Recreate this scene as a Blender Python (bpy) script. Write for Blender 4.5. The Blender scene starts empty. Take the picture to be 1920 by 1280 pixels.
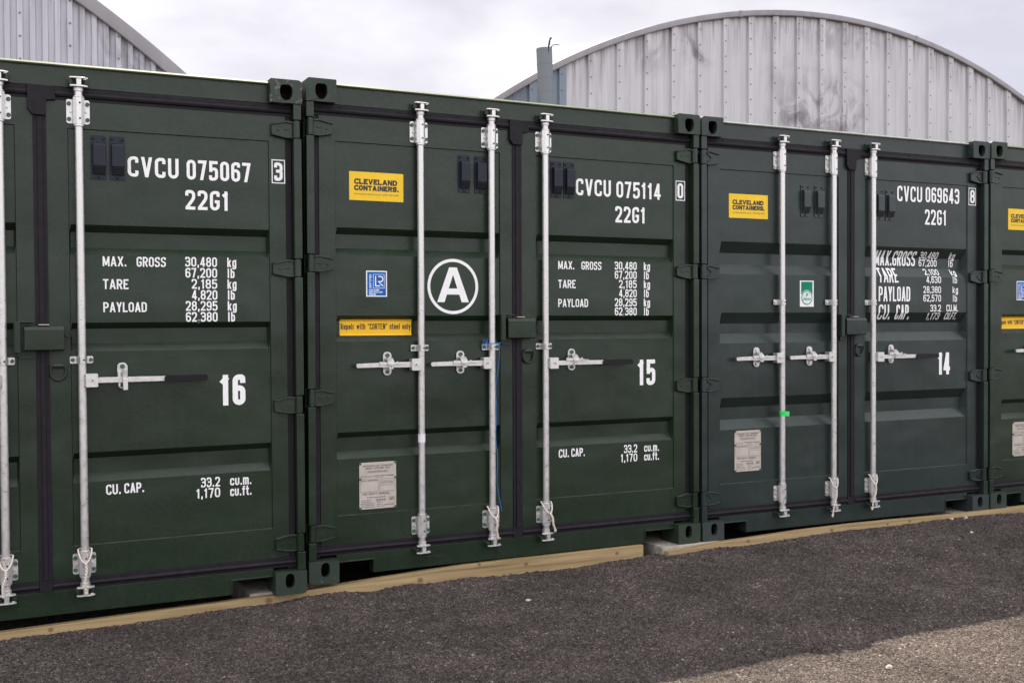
import bpy, math, random
import numpy as np
from mathutils import Vector, Matrix
rnd = random.Random(7)
scene = bpy.context.scene
COL = scene.collection

# ------------------------------------------------------------------ camera
cam = bpy.data.cameras.new("camera")
cam.sensor_width = 36.0
cam.lens = 2053.8834 / 1920.0 * 36.0
cam.clip_start = 0.05
cam.clip_end = 3000.0
cam_ob = bpy.data.objects.new("camera", cam)
COL.objects.link(cam_ob)
cam_ob.location = (-1.52165514, -5.47357156, 1.34000957)
cam_ob.rotation_euler = (1.55367112, 0.00331612, -0.45580011)
scene.camera = cam_ob

# ------------------------------------------------------------------ light
SUN_DIR = Vector((0.65, 1.95, 2.68)).normalized()          # towards the sun, behind the containers
SUN_EL = math.asin(SUN_DIR.z)
SUN_AZ = math.atan2(SUN_DIR.x, SUN_DIR.y)
sun = bpy.data.lights.new("sun", 'SUN')
sun.energy = 5.0
sun.angle = math.radians(0.5)
sun.color = (1.0, 0.90, 0.75)
sun_ob = bpy.data.objects.new("sun", sun)
COL.objects.link(sun_ob)
sun_ob.rotation_euler = (-SUN_DIR).to_track_quat('-Z', 'Y').to_euler()
sun_ob.location = (6, 12, 20)

world = bpy.data.worlds.new("World")
scene.world = world
world.use_nodes = True
nt = world.node_tree
nt.nodes.clear()
W = nt.nodes.new
L = nt.links.new
w_out = W('ShaderNodeOutputWorld')
w_bg = W('ShaderNodeBackground')
w_sky = W('ShaderNodeTexSky')
w_sky.sky_type = 'NISHITA'
w_sky.sun_disc = False
w_sky.sun_elevation = SUN_EL
w_sky.sun_rotation = SUN_AZ
w_tc = W('ShaderNodeTexCoord')
w_map = W('ShaderNodeMapping')
w_map.inputs['Scale'].default_value = (1.0, 1.0, 2.2)
w_map.inputs['Location'].default_value = (0.35, 0.1, 0.4)
w_n1 = W('ShaderNodeTexNoise')
w_n1.inputs['Scale'].default_value = 2.3
w_n1.inputs['Detail'].default_value = 7.0
w_n1.inputs['Roughness'].default_value = 0.52
w_ramp = W('ShaderNodeValToRGB')
el = w_ramp.color_ramp.elements
el[0].position = 0.40
el[0].color = (5.5, 5.4, 5.85, 1)
el[1].position = 0.58
el[1].color = (8.1, 8.05, 8.2, 1)
w_cov = W('ShaderNodeValToRGB')
w_n2 = W('ShaderNodeTexNoise')
w_n2.inputs['Scale'].default_value = 1.1
w_n2.inputs['Detail'].default_value = 4.0
w_cov.color_ramp.elements[0].position = 0.30
w_cov.color_ramp.elements[0].color = (0.86, 0.86, 0.86, 1)
w_cov.color_ramp.elements[1].position = 0.46
w_cov.color_ramp.elements[1].color = (1, 1, 1, 1)
w_mix = W('ShaderNodeMix')
w_mix.data_type = 'RGBA'
L(w_tc.outputs['Generated'], w_map.inputs['Vector'])
L(w_map.outputs['Vector'], w_n1.inputs['Vector'])
L(w_map.outputs['Vector'], w_n2.inputs['Vector'])
L(w_n1.outputs['Fac'], w_ramp.inputs['Fac'])
L(w_n2.outputs['Fac'], w_cov.inputs['Fac'])
L(w_cov.outputs['Color'], w_mix.inputs['Factor'])
L(w_sky.outputs['Color'], w_mix.inputs['A'])
L(w_ramp.outputs['Color'], w_mix.inputs['B'])
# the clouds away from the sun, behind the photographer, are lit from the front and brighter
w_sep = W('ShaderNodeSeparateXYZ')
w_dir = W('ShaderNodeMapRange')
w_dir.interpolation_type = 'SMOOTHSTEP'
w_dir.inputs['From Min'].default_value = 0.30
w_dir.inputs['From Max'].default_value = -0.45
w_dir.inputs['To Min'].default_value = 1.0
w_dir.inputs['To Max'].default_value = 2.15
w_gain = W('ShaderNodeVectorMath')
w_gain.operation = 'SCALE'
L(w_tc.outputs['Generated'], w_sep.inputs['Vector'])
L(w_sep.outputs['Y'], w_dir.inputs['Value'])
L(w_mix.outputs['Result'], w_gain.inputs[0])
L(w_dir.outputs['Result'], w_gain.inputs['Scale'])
w_tint = W('ShaderNodeVectorMath')
w_tint.operation = 'MULTIPLY'
w_tint.inputs[1].default_value = (0.99, 0.985, 1.02)
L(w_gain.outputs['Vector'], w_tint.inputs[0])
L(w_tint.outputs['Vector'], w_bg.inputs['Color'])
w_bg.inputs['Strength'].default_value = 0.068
L(w_bg.outputs['Background'], w_out.inputs['Surface'])

vs = scene.view_settings
vs.view_transform = 'Standard'
vs.look = 'None'
vs.exposure = 1.0
vs.gamma = 1.0
vs.use_curve_mapping = False

# ------------------------------------------------------------------ materials
class NT:
    def __init__(s, name):
        s.m = bpy.data.materials.new(name)
        s.m.use_nodes = True
        s.t = s.m.node_tree
        s.b = s.t.nodes['Principled BSDF']
    def n(s, kind, **kw):
        nd = s.t.nodes.new('ShaderNode' + kind)
        for k, v in kw.items():
            if k in nd.inputs:
                nd.inputs[k].default_value = v
            else:
                setattr(nd, k, v)
        return nd
    def l(s, a, b):
        s.t.links.new(a, b)
    def coord(s, scale=(1, 1, 1), obj=True):
        tc = s.n('TexCoord')
        mp = s.n('Mapping')
        mp.inputs['Scale'].default_value = scale
        s.l(tc.outputs['Object' if obj else 'Generated'], mp.inputs['Vector'])
        return mp.outputs['Vector']
    def noise(s, vec, scale, detail=4.0, rough=0.5):
        nd = s.n('TexNoise', Scale=scale, Detail=detail, Roughness=rough)
        s.l(vec, nd.inputs['Vector'])
        return nd.outputs['Fac']
    def ramp(s, fac, stops):
        r = s.n('ValToRGB')
        e = r.color_ramp.elements
        while len(e) < len(stops):
            e.new(0.5)
        for q, (p, c) in zip(e, stops):
            q.position = p
            q.color = (c[0], c[1], c[2], 1) if hasattr(c, '__len__') else (c, c, c, 1)
        s.l(fac, r.inputs['Fac'])
        return r.outputs['Color']
    def mix(s, f, a, b, mode='MIX'):
        m = s.n('Mix')
        m.data_type = 'RGBA'
        m.blend_type = mode
        for sock, v in (('Factor', f), ('A', a), ('B', b)):
            if hasattr(v, 'is_output'):
                s.l(v, m.inputs[sock])
            elif sock == 'Factor':
                m.inputs[sock].default_value = v
            else:
                m.inputs[sock].default_value = (v[0], v[1], v[2], 1)
        return m.outputs['Result']
    def bump(s, h, strength, dist):
        b = s.n('Bump', Strength=strength, Distance=dist)
        s.l(h, b.inputs['Height'])
        s.l(b.outputs['Normal'], s.b.inputs['Normal'])
        return b
    def set(s, **kw):
        for k, v in kw.items():
            k = k.replace('_', ' ')
            if hasattr(v, 'is_output'):
                s.l(v, s.b.inputs[k])
            else:
                s.b.inputs[k].default_value = v
        return s.m

def simple(name, col, rough=0.5, metal=0.0, var=0.12, scale=30.0, spec=0.5):
    k = NT(name)
    v = k.coord()
    f = k.noise(v, scale, 5.0, 0.6)
    a = tuple(c * (1 - var) for c in col)
    b = tuple(min(1, c * (1 + var)) for c in col)
    c = k.ramp(f, [(0.3, a), (0.7, b)])
    k.set(Base_Color=c, Roughness=rough, Metallic=metal)
    k.b.inputs['Specular IOR Level'].default_value = spec
    return k.m

def paint(name, col, dusty):
    k = NT(name)
    v = k.coord()
    broad = k.noise(v, 1.6, 5.0, 0.6)
    streak = k.noise(k.coord((26, 26, 1.3)), 1.0, 5.0, 0.65)
    fine = k.noise(v, 55.0, 4.0, 0.6)
    c = k.ramp(broad, [(0.32, tuple(q * 0.86 for q in col)), (0.68, tuple(q * 1.14 for q in col))])
    c = k.mix(k.ramp(streak, [(0.45, 0.0), (0.78, 0.42)]), c, dusty)
    speck = k.noise(v, 160.0, 2.0, 0.5)
    c = k.mix(k.ramp(speck, [(0.70, 0.0), (0.76, 0.55)]), c, tuple(q * 2.2 for q in dusty))
    scr = k.ramp(k.noise(k.coord((2.2, 1.0, 170.0)), 1.0, 3.0, 0.6), [(0.70, 0.0), (0.73, 1.0)])
    where = k.ramp(k.noise(k.coord((2.1, 2.1, 3.4)), 1.0, 2.0, 0.5), [(0.60, 0.0), (0.66, 0.45)])
    c = k.mix(k.mix(1.0, scr, where, 'MULTIPLY'), c, (0.12, 0.125, 0.115))
    geo = k.n('NewGeometry')
    sx = k.n('SeparateXYZ')
    k.l(geo.outputs['Normal'], sx.inputs['Vector'])
    up = k.ramp(sx.outputs['Z'], [(0.55, 0.0), (0.75, 0.10), (0.97, 0.75)])
    patch = k.ramp(k.noise(v, 14.0, 5.0, 0.7), [(0.35, 0.15), (0.65, 1.0)])
    dm = k.mix(1.0, up, patch, 'MULTIPLY')
    c = k.mix(dm, c, (0.085, 0.085, 0.075))
    r = k.ramp(fine, [(0.3, 0.27), (0.7, 0.40)])
    k.set(Base_Color=c, Roughness=r)
    k.b.inputs['Specular IOR Level'].default_value = 0.36
    b1 = k.bump(fine, 0.10, 0.006)
    b2 = k.n('Bump', Strength=0.35, Distance=0.05)          # slight waviness of the pressed sheet
    k.l(k.noise(v, 2.6, 2.0, 0.4), b2.inputs['Height'])
    k.l(b2.outputs['Normal'], b1.inputs['Normal'])
    return k.m

M = {}
M['green'] = paint('green_container_paint', (0.0098, 0.0212, 0.0096), (0.019, 0.026, 0.019))
M['greygreen'] = paint('grey_green_container_paint', (0.0150, 0.0255, 0.0215), (0.027, 0.034, 0.035))

M['lip_green'] = simple('painted_sun_glint_green', (0.11, 0.145, 0.085), 0.6, 0, 0.3, 7.0, 0.3)  # lightened green: sun glint on the header's top edge put into the colour
M['lip_grey'] = simple('painted_sun_glint_grey_green', (0.24, 0.265, 0.24), 0.55, 0, 0.25, 7.0, 0.3)  # grey-green lip, with the bright sunlit line painted in likewise

def galvanised(name, col=(0.60, 0.59, 0.565), rough=0.34, metal=0.68):
    k = NT(name)
    v = k.coord()
    f = k.noise(v, 38.0, 5.0, 0.65)
    c = k.ramp(f, [(0.30, tuple(q * 0.86 for q in col)), (0.5, col), (0.72, tuple(min(1, q * 1.10) for q in col))])
    st = k.noise(k.coord((60, 60, 5)), 1.0, 4.0, 0.7)
    c = k.mix(k.ramp(st, [(0.60, 0.0), (0.80, 0.35)]), c, (0.27, 0.245, 0.21))
    k.set(Base_Color=c, Roughness=k.ramp(f, [(0.3, rough - 0.1), (0.7, rough + 0.12)]), Metallic=metal)
    k.bump(k.noise(v, 90.0, 3.0, 0.6), 0.12, 0.003)
    return k.m
M['galv'] = galvanised('galvanised_steel')
M['rubber'] = simple('black_rubber_gasket', (0.0112, 0.0088, 0.0122), 0.62, 0, 0.30, 22.0, 0.22)
M['vent'] = simple('dark_plastic_vent', (0.009, 0.013, 0.021), 0.5, 0, 0.2, 30.0, 0.3)
M['bolt'] = simple('painted_green_bolt', (0.040, 0.085, 0.066), 0.5, 0, 0.2)
M['dark'] = simple('dark_hole', (0.006, 0.006, 0.006), 0.9)
M['white'] = simple('white_vinyl_lettering', (0.80, 0.80, 0.78), 0.45, 0, 0.05, 60.0)
M['yellow'] = simple('yellow_vinyl_sticker', (0.80, 0.52, 0.030), 0.50, 0, 0.07, 8.0, 0.2)
M['orange'] = simple('orange_yellow_vinyl_sticker', (0.82, 0.48, 0.025), 0.50, 0, 0.07, 8.0, 0.2)
M['ink'] = simple('dark_printed_ink', (0.022, 0.015, 0.016), 0.5)
M['faint'] = simple('brown_printed_ink', (0.33, 0.22, 0.04), 0.5)
M['blue'] = simple('blue_vinyl_sticker', (0.003, 0.10, 0.40), 0.5, 0, 0.06, 30.0, 0.2)
M['jade'] = simple('green_vinyl_sticker', (0.003, 0.19, 0.105), 0.5, 0, 0.06, 30.0, 0.2)
M['jadepale'] = simple('pale_green_print', (0.62, 0.72, 0.68), 0.45)
M['plate'] = simple('aluminium_data_plate', (0.46, 0.41, 0.35), 0.5, 0.15, 0.10, 18.0)
M['plateink'] = simple('grey_plate_print', (0.13, 0.11, 0.10), 0.6)
M['grip'] = simple('black_rubber_grip', (0.0035, 0.003, 0.005), 0.38, 0, 0.15, 30.0, 0.25)
M['rust'] = simple('rusty_steel', (0.055, 0.036, 0.024), 0.85, 0, 0.5, 60.0)
M['rope'] = simple('white_rope', (0.62, 0.55, 0.47), 0.85, 0, 0.25, 180.0)
M['cord'] = simple('blue_cord', (0.02, 0.17, 0.50), 0.6, 0, 0.25, 90.0)
M['tape'] = simple('bright_green_tape', (0.03, 0.62, 0.11), 0.45, 0, 0.25, 40.0)
M['labelwhite'] = simple('white_paper_scrap', (0.70, 0.68, 0.70), 0.6, 0, 0.15, 120.0)

def casting_mat(name, base, rusty):
    k = NT(name)
    v = k.coord()
    f = k.noise(v, 24.0, 6.0, 0.7)
    edge = k.noise(v, 9.0, 4.0, 0.6)
    c = k.ramp(edge, [(0.3, tuple(q * 0.9 for q in base)), (0.7, tuple(q * 1.15 for q in base))])
    c = k.mix(k.ramp(f, [(rusty, 0.0), (rusty + 0.03, 1.0)]), c, (0.16, 0.15, 0.10))
    c = k.mix(k.ramp(f, [(rusty + 0.05, 0.0), (rusty + 0.08, 1.0)]), c, (0.15, 0.075, 0.04))
    k.set(Base_Color=c, Roughness=k.ramp(f, [(0.3, 0.45), (0.7, 0.7)]))
    k.bump(f, 0.25, 0.004)
    return k.m
M['cast_green'] = casting_mat('green_corner_casting', (0.0125, 0.025, 0.0135), 0.66)
M['cast_worn'] = casting_mat('worn_green_corner_casting', (0.0125, 0.025, 0.0135), 0.56)
M['cast_grey'] = casting_mat('grey_green_corner_casting', (0.017, 0.026, 0.025), 0.68)

def wood_mat():
    k = NT('sawn_softwood')
    g = k.noise(k.coord((1.2, 30, 34)), 1.0, 6.0, 0.6)
    b = k.noise(k.coord((2.0, 6, 6)), 1.0, 4.0, 0.6)
    c = k.ramp(g, [(0.3, (0.165, 0.108, 0.048)), (0.5, (0.31, 0.22, 0.100)), (0.72, (0.41, 0.305, 0.16))])
    c = k.mix(k.ramp(b, [(0.45, 0.0), (0.8, 0.5)]), c, (0.19, 0.135, 0.07))
    for kx, kz, r in ((0.62, -0.045, .016), (1.26, -0.022, .013), (1.86, -0.018, .012), (-0.20, -0.062, .018), (-1.22, -0.080, .012), (0.97, 0.004, .010), (2.75, -0.012, .012), (3.42, -0.002, .014), (4.1, 0.0, .012), (3.9, -0.004, .010)):
        tc = k.n('TexCoord'); mp = k.n('Mapping')
        mp.inputs['Location'].default_value = (-kx / (r * 1.25), 0, -kz / r)
        mp.inputs['Scale'].default_value = (1 / (r * 1.25), 0, 1 / r)
        k.l(tc.outputs['Object'], mp.inputs['Vector'])
        ln = k.n('VectorMath'); ln.operation = 'LENGTH'
        k.l(mp.outputs['Vector'], ln.inputs[0])
        c = k.mix(k.ramp(ln.outputs['Value'], [(0.22, 0.95), (0.45, 0.55), (0.70, 0.75), (1.0, 0.0)]), c, (0.12, 0.055, 0.02))
    k.set(Base_Color=c, Roughness=0.75)
    k.bump(g, 0.2, 0.004)
    return k.m
M['wood'] = wood_mat()
M['darkwood'] = simple('weathered_brown_wood', (0.10, 0.07, 0.05), 0.85, 0, 0.4, 40.0)

def concrete_mat():
    k = NT('pale_concrete')
    v = k.coord()
    f = k.noise(v, 14.0, 7.0, 0.7)
    c = k.ramp(f, [(0.3, (0.20, 0.175, 0.14)), (0.6, (0.36, 0.33, 0.27)), (0.75, (0.47, 0.44, 0.38))])
    vo = k.n('TexVoronoi', Scale=70.0)
    k.l(v, vo.inputs['Vector'])
    c = k.mix(k.ramp(vo.outputs['Distance'], [(0.08, 0.8), (0.16, 0.0)]), c, (0.08, 0.07, 0.055))
    k.set(Base_Color=c, Roughness=0.9)
    k.bump(f, 0.4, 0.01)
    return k.m
M['concrete'] = concrete_mat()

def gravel_mat():
    k = NT('tarmac_planings')
    v = k.coord()
    v1 = k.n('TexVoronoi', Scale=100.0)
    k.l(v, v1.inputs['Vector'])
    v2 = k.n('TexVoronoi', Scale=190.0)
    k.l(v, v2.inputs['Vector'])
    s1 = k.n('SeparateColor'); k.l(v1.outputs['Color'], s1.inputs['Color'])
    s2 = k.n('SeparateColor'); k.l(v2.outputs['Color'], s2.inputs['Color'])
    c1 = k.ramp(s1.outputs[0], [(0.0, (0.040, 0.032, 0.029)), (0.50, (0.116, 0.090, 0.083)), (0.88, (0.24, 0.195, 0.165)), (0.985, (0.34, 0.28, 0.235)), (1.0, (0.72, 0.65, 0.56))])
    c2 = k.ramp(s2.outputs[1], [(0.0, (0.036, 0.029, 0.026)), (0.6, (0.126, 0.099, 0.091)), (0.96, (0.28, 0.23, 0.19)), (1.0, (0.62, 0.56, 0.48))])
    c = k.mix(0.45, c1, c2)
    patch = k.noise(v, 1.7, 5.0, 0.6)
    c = k.mix(1.0, c, k.ramp(patch, [(0.30, 0.54), (0.5, 0.80), (0.72, 1.06)]), 'MULTIPLY')
    fine = k.noise(v, 9.0, 5.0, 0.7)
    c = k.mix(1.0, c, k.ramp(fine, [(0.3, 0.72), (0.7, 1.2)]), 'MULTIPLY')
    k.set(Base_Color=c, Roughness=0.92)
    k.b.inputs['Specular IOR Level'].default_value = 0.25
    h = k.mix(0.4, v1.outputs['Distance'], v2.outputs['Distance'])
    h = k.ramp(h, [(0.0, 1.0), (0.75, 0.0)])          # stones stand up, the joints between them are low
    k.bump(h, 1.0, 0.020)
    return k.m
M['gravel'] = gravel_mat()
M['pebble'] = simple('pale_pebble', (0.42, 0.38, 0.33), 0.9, 0, 0.4, 60.0)

def cladding_mat(name, col, stains, x_mid=24.78, arc=None):
    k = NT(name)
    v = k.coord()
    st = k.noise(k.coord((3.5, 1, 0.35)), 1.0, 5.0, 0.6)
    c = k.ramp(st, [(0.3, tuple(q * 0.87 for q in col)), (0.7, tuple(q * 1.07 for q in col))])
    n1 = k.noise(k.coord((0.9, 1.0, 0.75)), 1.0, 4.0, 0.55)
    n1.node.inputs['Distortion'].default_value = 1.6
    drip = k.noise(k.coord((9.0, 1.0, 0.5)), 1.0, 5.0, 0.7)
    c = k.mix(k.ramp(drip, [(0.58, 0.0), (0.80, 0.35)]), c, tuple(q * 0.55 for q in col))
    for (x, z, rx, rz, strength) in stains:
        mp = k.n('Mapping')
        tc = k.n('TexCoord')
        mp.vector_type = 'POINT'
        mp.inputs['Location'].default_value = (-(x - x_mid) / rx, 0, -z / rz)
        mp.inputs['Scale'].default_value = (1 / rx, 0.0, 1 / rz)
        k.l(tc.outputs['Object'], mp.inputs['Vector'])
        ln = k.n('VectorMath'); ln.operation = 'LENGTH'
        k.l(mp.outputs['Vector'], ln.inputs[0])
        inside = k.ramp(ln.outputs['Value'], [(0.25, 1.0), (1.0, 0.0)])
        blot = k.ramp(n1, [(0.44, 0.0), (0.62, 1.0)])
        blot = k.mix(0.55, blot, k.ramp(drip, [(0.35, 0.25), (0.65, 1.0)]), 'MULTIPLY')
        f = k.mix(1.0, inside, blot, 'MULTIPLY')
        f = k.mix(1.0, f, (strength,) * 3, 'MULTIPLY')
        c = k.mix(f, c, (0.105, 0.095, 0.105))
    if arc:
        cz, R = arc
        tc = k.n('TexCoord'); mp = k.n('Mapping')
        mp.inputs['Location'].default_value = (0, 0, -cz); mp.inputs['Scale'].default_value = (1, 0, 1)
        k.l(tc.outputs['Object'], mp.inputs['Vector'])
        ln = k.n('VectorMath'); ln.operation = 'LENGTH'
        k.l(mp.outputs['Vector'], ln.inputs[0])
        mr = k.n('MapRange')
        for q, w in zip(('From Min', 'From Max', 'To Min', 'To Max'), (R - 1.5, R - 0.15, 0.0, 1.0)): mr.inputs[q].default_value = w
        k.l(ln.outputs['Value'], mr.inputs['Value'])
        run = k.ramp(k.noise(k.coord((5.5, 1.0, 0.25)), 1.0, 4.0, 0.7), [(0.46, 0.0), (0.62, 0.85)])
        c = k.mix(k.mix(1.0, mr.outputs['Result'], run, 'MULTIPLY'), c, (0.17, 0.155, 0.155))
    k.set(Base_Color=c, Roughness=0.55, Metallic=0.15)
    return k.m
M['clad'] = cladding_mat('weathered_aluminium_cladding', (0.47, 0.462, 0.468), [
    (24.6, 8.9, 1.9, 1.3, 0.95), (23.4, 8.1, 1.6, 0.8, 0.9), (25.4, 8.4, 1.2, 1.3, 0.9), (19.1, 10.0, 0.95, 0.9, 0.85),
    (24.6, 11.0, 3.2, 0.8, 0.55), (17.4, 9.6, 0.9, 0.8, 0.4), (22.5, 9.3, 1.0, 2.6, 0.35)], arc=(-11.17, 22.89))
M['cladgrey'] = cladding_mat('dull_aluminium_cladding', (0.47, 0.465, 0.50), [(1.6, 7.4, 1.1, 0.8, 0.6), (2.3, 6.6, 0.8, 0.7, 0.7)], -11.8, arc=(-10.55, 22.89))
M['cladblue'] = cladding_mat('blue_grey_cladding', (0.17, 0.205, 0.245), [(13.0, 8.0, 1.0, 0.7, 0.3)])
M['screw'] = simple('dull_screw_head', (0.13, 0.12, 0.12), 0.6)
M['trim'] = cladding_mat('grey_roof_trim', (0.235, 0.222, 0.228), [(22.0, 11.4, 3.0, 0.9, 0.5)])
M['flue'] = galvanised('grey_flue_pipe', (0.15, 0.17, 0.18), 0.5, 0.2)

# ------------------------------------------------------------------ mesh building
class MB:
    def __init__(s):
        s.v = []; s.f = []; s.mi = []; s.mats = []
    def m(s, key):
        if key not in s.mats:
            s.mats.append(key)
        return s.mats.index(key)
    def add(s, vs, fs, mat):
        o = len(s.v); k = s.m(mat)
        s.v.extend([tuple(q) for q in vs])
        for f in fs:
            s.f.append([o + i for i in f]); s.mi.append(k)
    def box(s, x0, x1, y0, y1, z0, z1, mat):
        vs = [(x0, y0, z0), (x1, y0, z0), (x1, y1, z0), (x0, y1, z0), (x0, y0, z1), (x1, y0, z1), (x1, y1, z1), (x0, y1, z1)]
        s.add(vs, [(0, 3, 2, 1), (4, 5, 6, 7), (0, 1, 5, 4), (1, 2, 6, 5), (2, 3, 7, 6), (3, 0, 4, 7)], mat)
    def prism(s, poly, y0, y1, mat):          # polygon in x,z (counter-clockwise seen from -y), extruded along y
        n = len(poly)
        vs = [(x, y0, z) for x, z in poly] + [(x, y1, z) for x, z in poly]
        fs = [tuple(range(n)), tuple(range(2 * n - 1, n - 1, -1))]
        fs += [(i, n + i, n + (i + 1) % n, (i + 1) % n) for i in range(n)]
        s.add(vs, fs, mat)
    def prism_x(s, poly, x0, x1, mat):        # polygon in y,z extruded along x
        n = len(poly)
        vs = [(x0, y, z) for y, z in poly] + [(x1, y, z) for y, z in poly]
        fs = [tuple(range(n - 1, -1, -1)), tuple(range(n, 2 * n))]
        fs += [(i, (i + 1) % n, n + (i + 1) % n, n + i) for i in range(n)]
        s.add(vs, fs, mat)
    def prism_z(s, poly, z0, z1, mat):        # polygon in x,y extruded along z
        n = len(poly)
        vs = [(x, y, z0) for x, y in poly] + [(x, y, z1) for x, y in poly]
        fs = [tuple(range(n - 1, -1, -1)), tuple(range(n, 2 * n))]
        fs += [(i, (i + 1) % n, n + (i + 1) % n, n + i) for i in range(n)]
        s.add(vs, fs, mat)
    def tube(s, path, r, mat, n=12, caps=True, closed=False):
        P = [Vector(p) for p in path]
        rs = r if hasattr(r, '__len__') else [r] * len(P)
        N = len(P); vs = []
        ref = None
        for i, p in enumerate(P):
            a = P[(i - 1) % N] if (i > 0 or closed) else p
            b = P[(i + 1) % N] if (i < N - 1 or closed) else p
            t = (b - a)
            t = t.normalized() if t.length > 1e-9 else Vector((0, 0, 1))
            if ref is None:
                ref = Vector((0, 1, 0)) if abs(t.y) < 0.9 else Vector((1, 0, 0))
            u = (ref - t * ref.dot(t)).normalized()
            w = t.cross(u)
            ref = u
            for k in range(n):
                an = 2 * math.pi * k / n
                vs.append(p + (u * math.cos(an) + w * math.sin(an)) * rs[i])
        fs = []
        for i in range(N if closed else N - 1):
            j = (i + 1) % N
            for k in range(n):
                fs.append((i * n + k, i * n + (k + 1) % n, j * n + (k + 1) % n, j * n + k))
        if caps and not closed:
            fs.append(tuple(range(n - 1, -1, -1)))
            fs.append(tuple((N - 1) * n + k for k in range(n)))
        s.add(vs, fs, mat)
    def disc_bolt(s, x, y, z, r, h, mat, n=6):   # bolt head facing -y
        poly = [(x + r * math.cos(2 * math.pi * (k + .5) / n), z + r * math.sin(2 * math.pi * (k + .5) / n)) for k in range(n)]
        s.prism(poly, y - h, y, mat)
    def sheet(s, poly, y, mat):               # flat face towards -y (thin printed surface)
        s.add([(x, y, z) for x, z in poly], [tuple(range(len(poly)))], mat)
    def build(s, name, parent=None, bevel=0.0, smooth=None, seg=2):
        me = bpy.data.meshes.new(name)
        me.from_pydata(s.v, [], s.f)
        for k in s.mats:
            me.materials.append(M[k])
        me.polygons.foreach_set('material_index', s.mi)
        if smooth is not None:
            me.polygons.foreach_set('use_smooth', [True] * len(s.f))
            me.set_sharp_from_angle(angle=math.radians(smooth))
        me.update()
        o = bpy.data.objects.new(name, me)
        COL.objects.link(o)
        if bevel:
            b = o.modifiers.new('bevel', 'BEVEL')
            b.width = bevel; b.segments = seg; b.limit_method = 'ANGLE'; b.angle_limit = math.radians(40)
            b.harden_normals = False
        if parent:
            o.parent = parent
        return o

def tag(o, label=None, cat=None, group=None, kind=None):
    if label: o['label'] = label
    if cat: o['category'] = cat
    if group: o['group'] = group
    if kind: o['kind'] = kind
    return o

def rounded(x0, x1, z0, z1, r, n=5):
    pts = []
    for cx, cz, a0 in ((x1 - r, z0 + r, -90), (x1 - r, z1 - r, 0), (x0 + r, z1 - r, 90), (x0 + r, z0 + r, 180)):
        for k in range(n + 1):
            a = math.radians(a0 + 90 * k / n)
            pts.append((cx + r * math.cos(a), cz + r * math.sin(a)))
    return pts

def ellipse(cx, cz, rx, rz, n=40):
    return [(cx + rx * math.cos(2 * math.pi * k / n), cz + rz * math.sin(2 * math.pi * k / n)) for k in range(n)]

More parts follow.
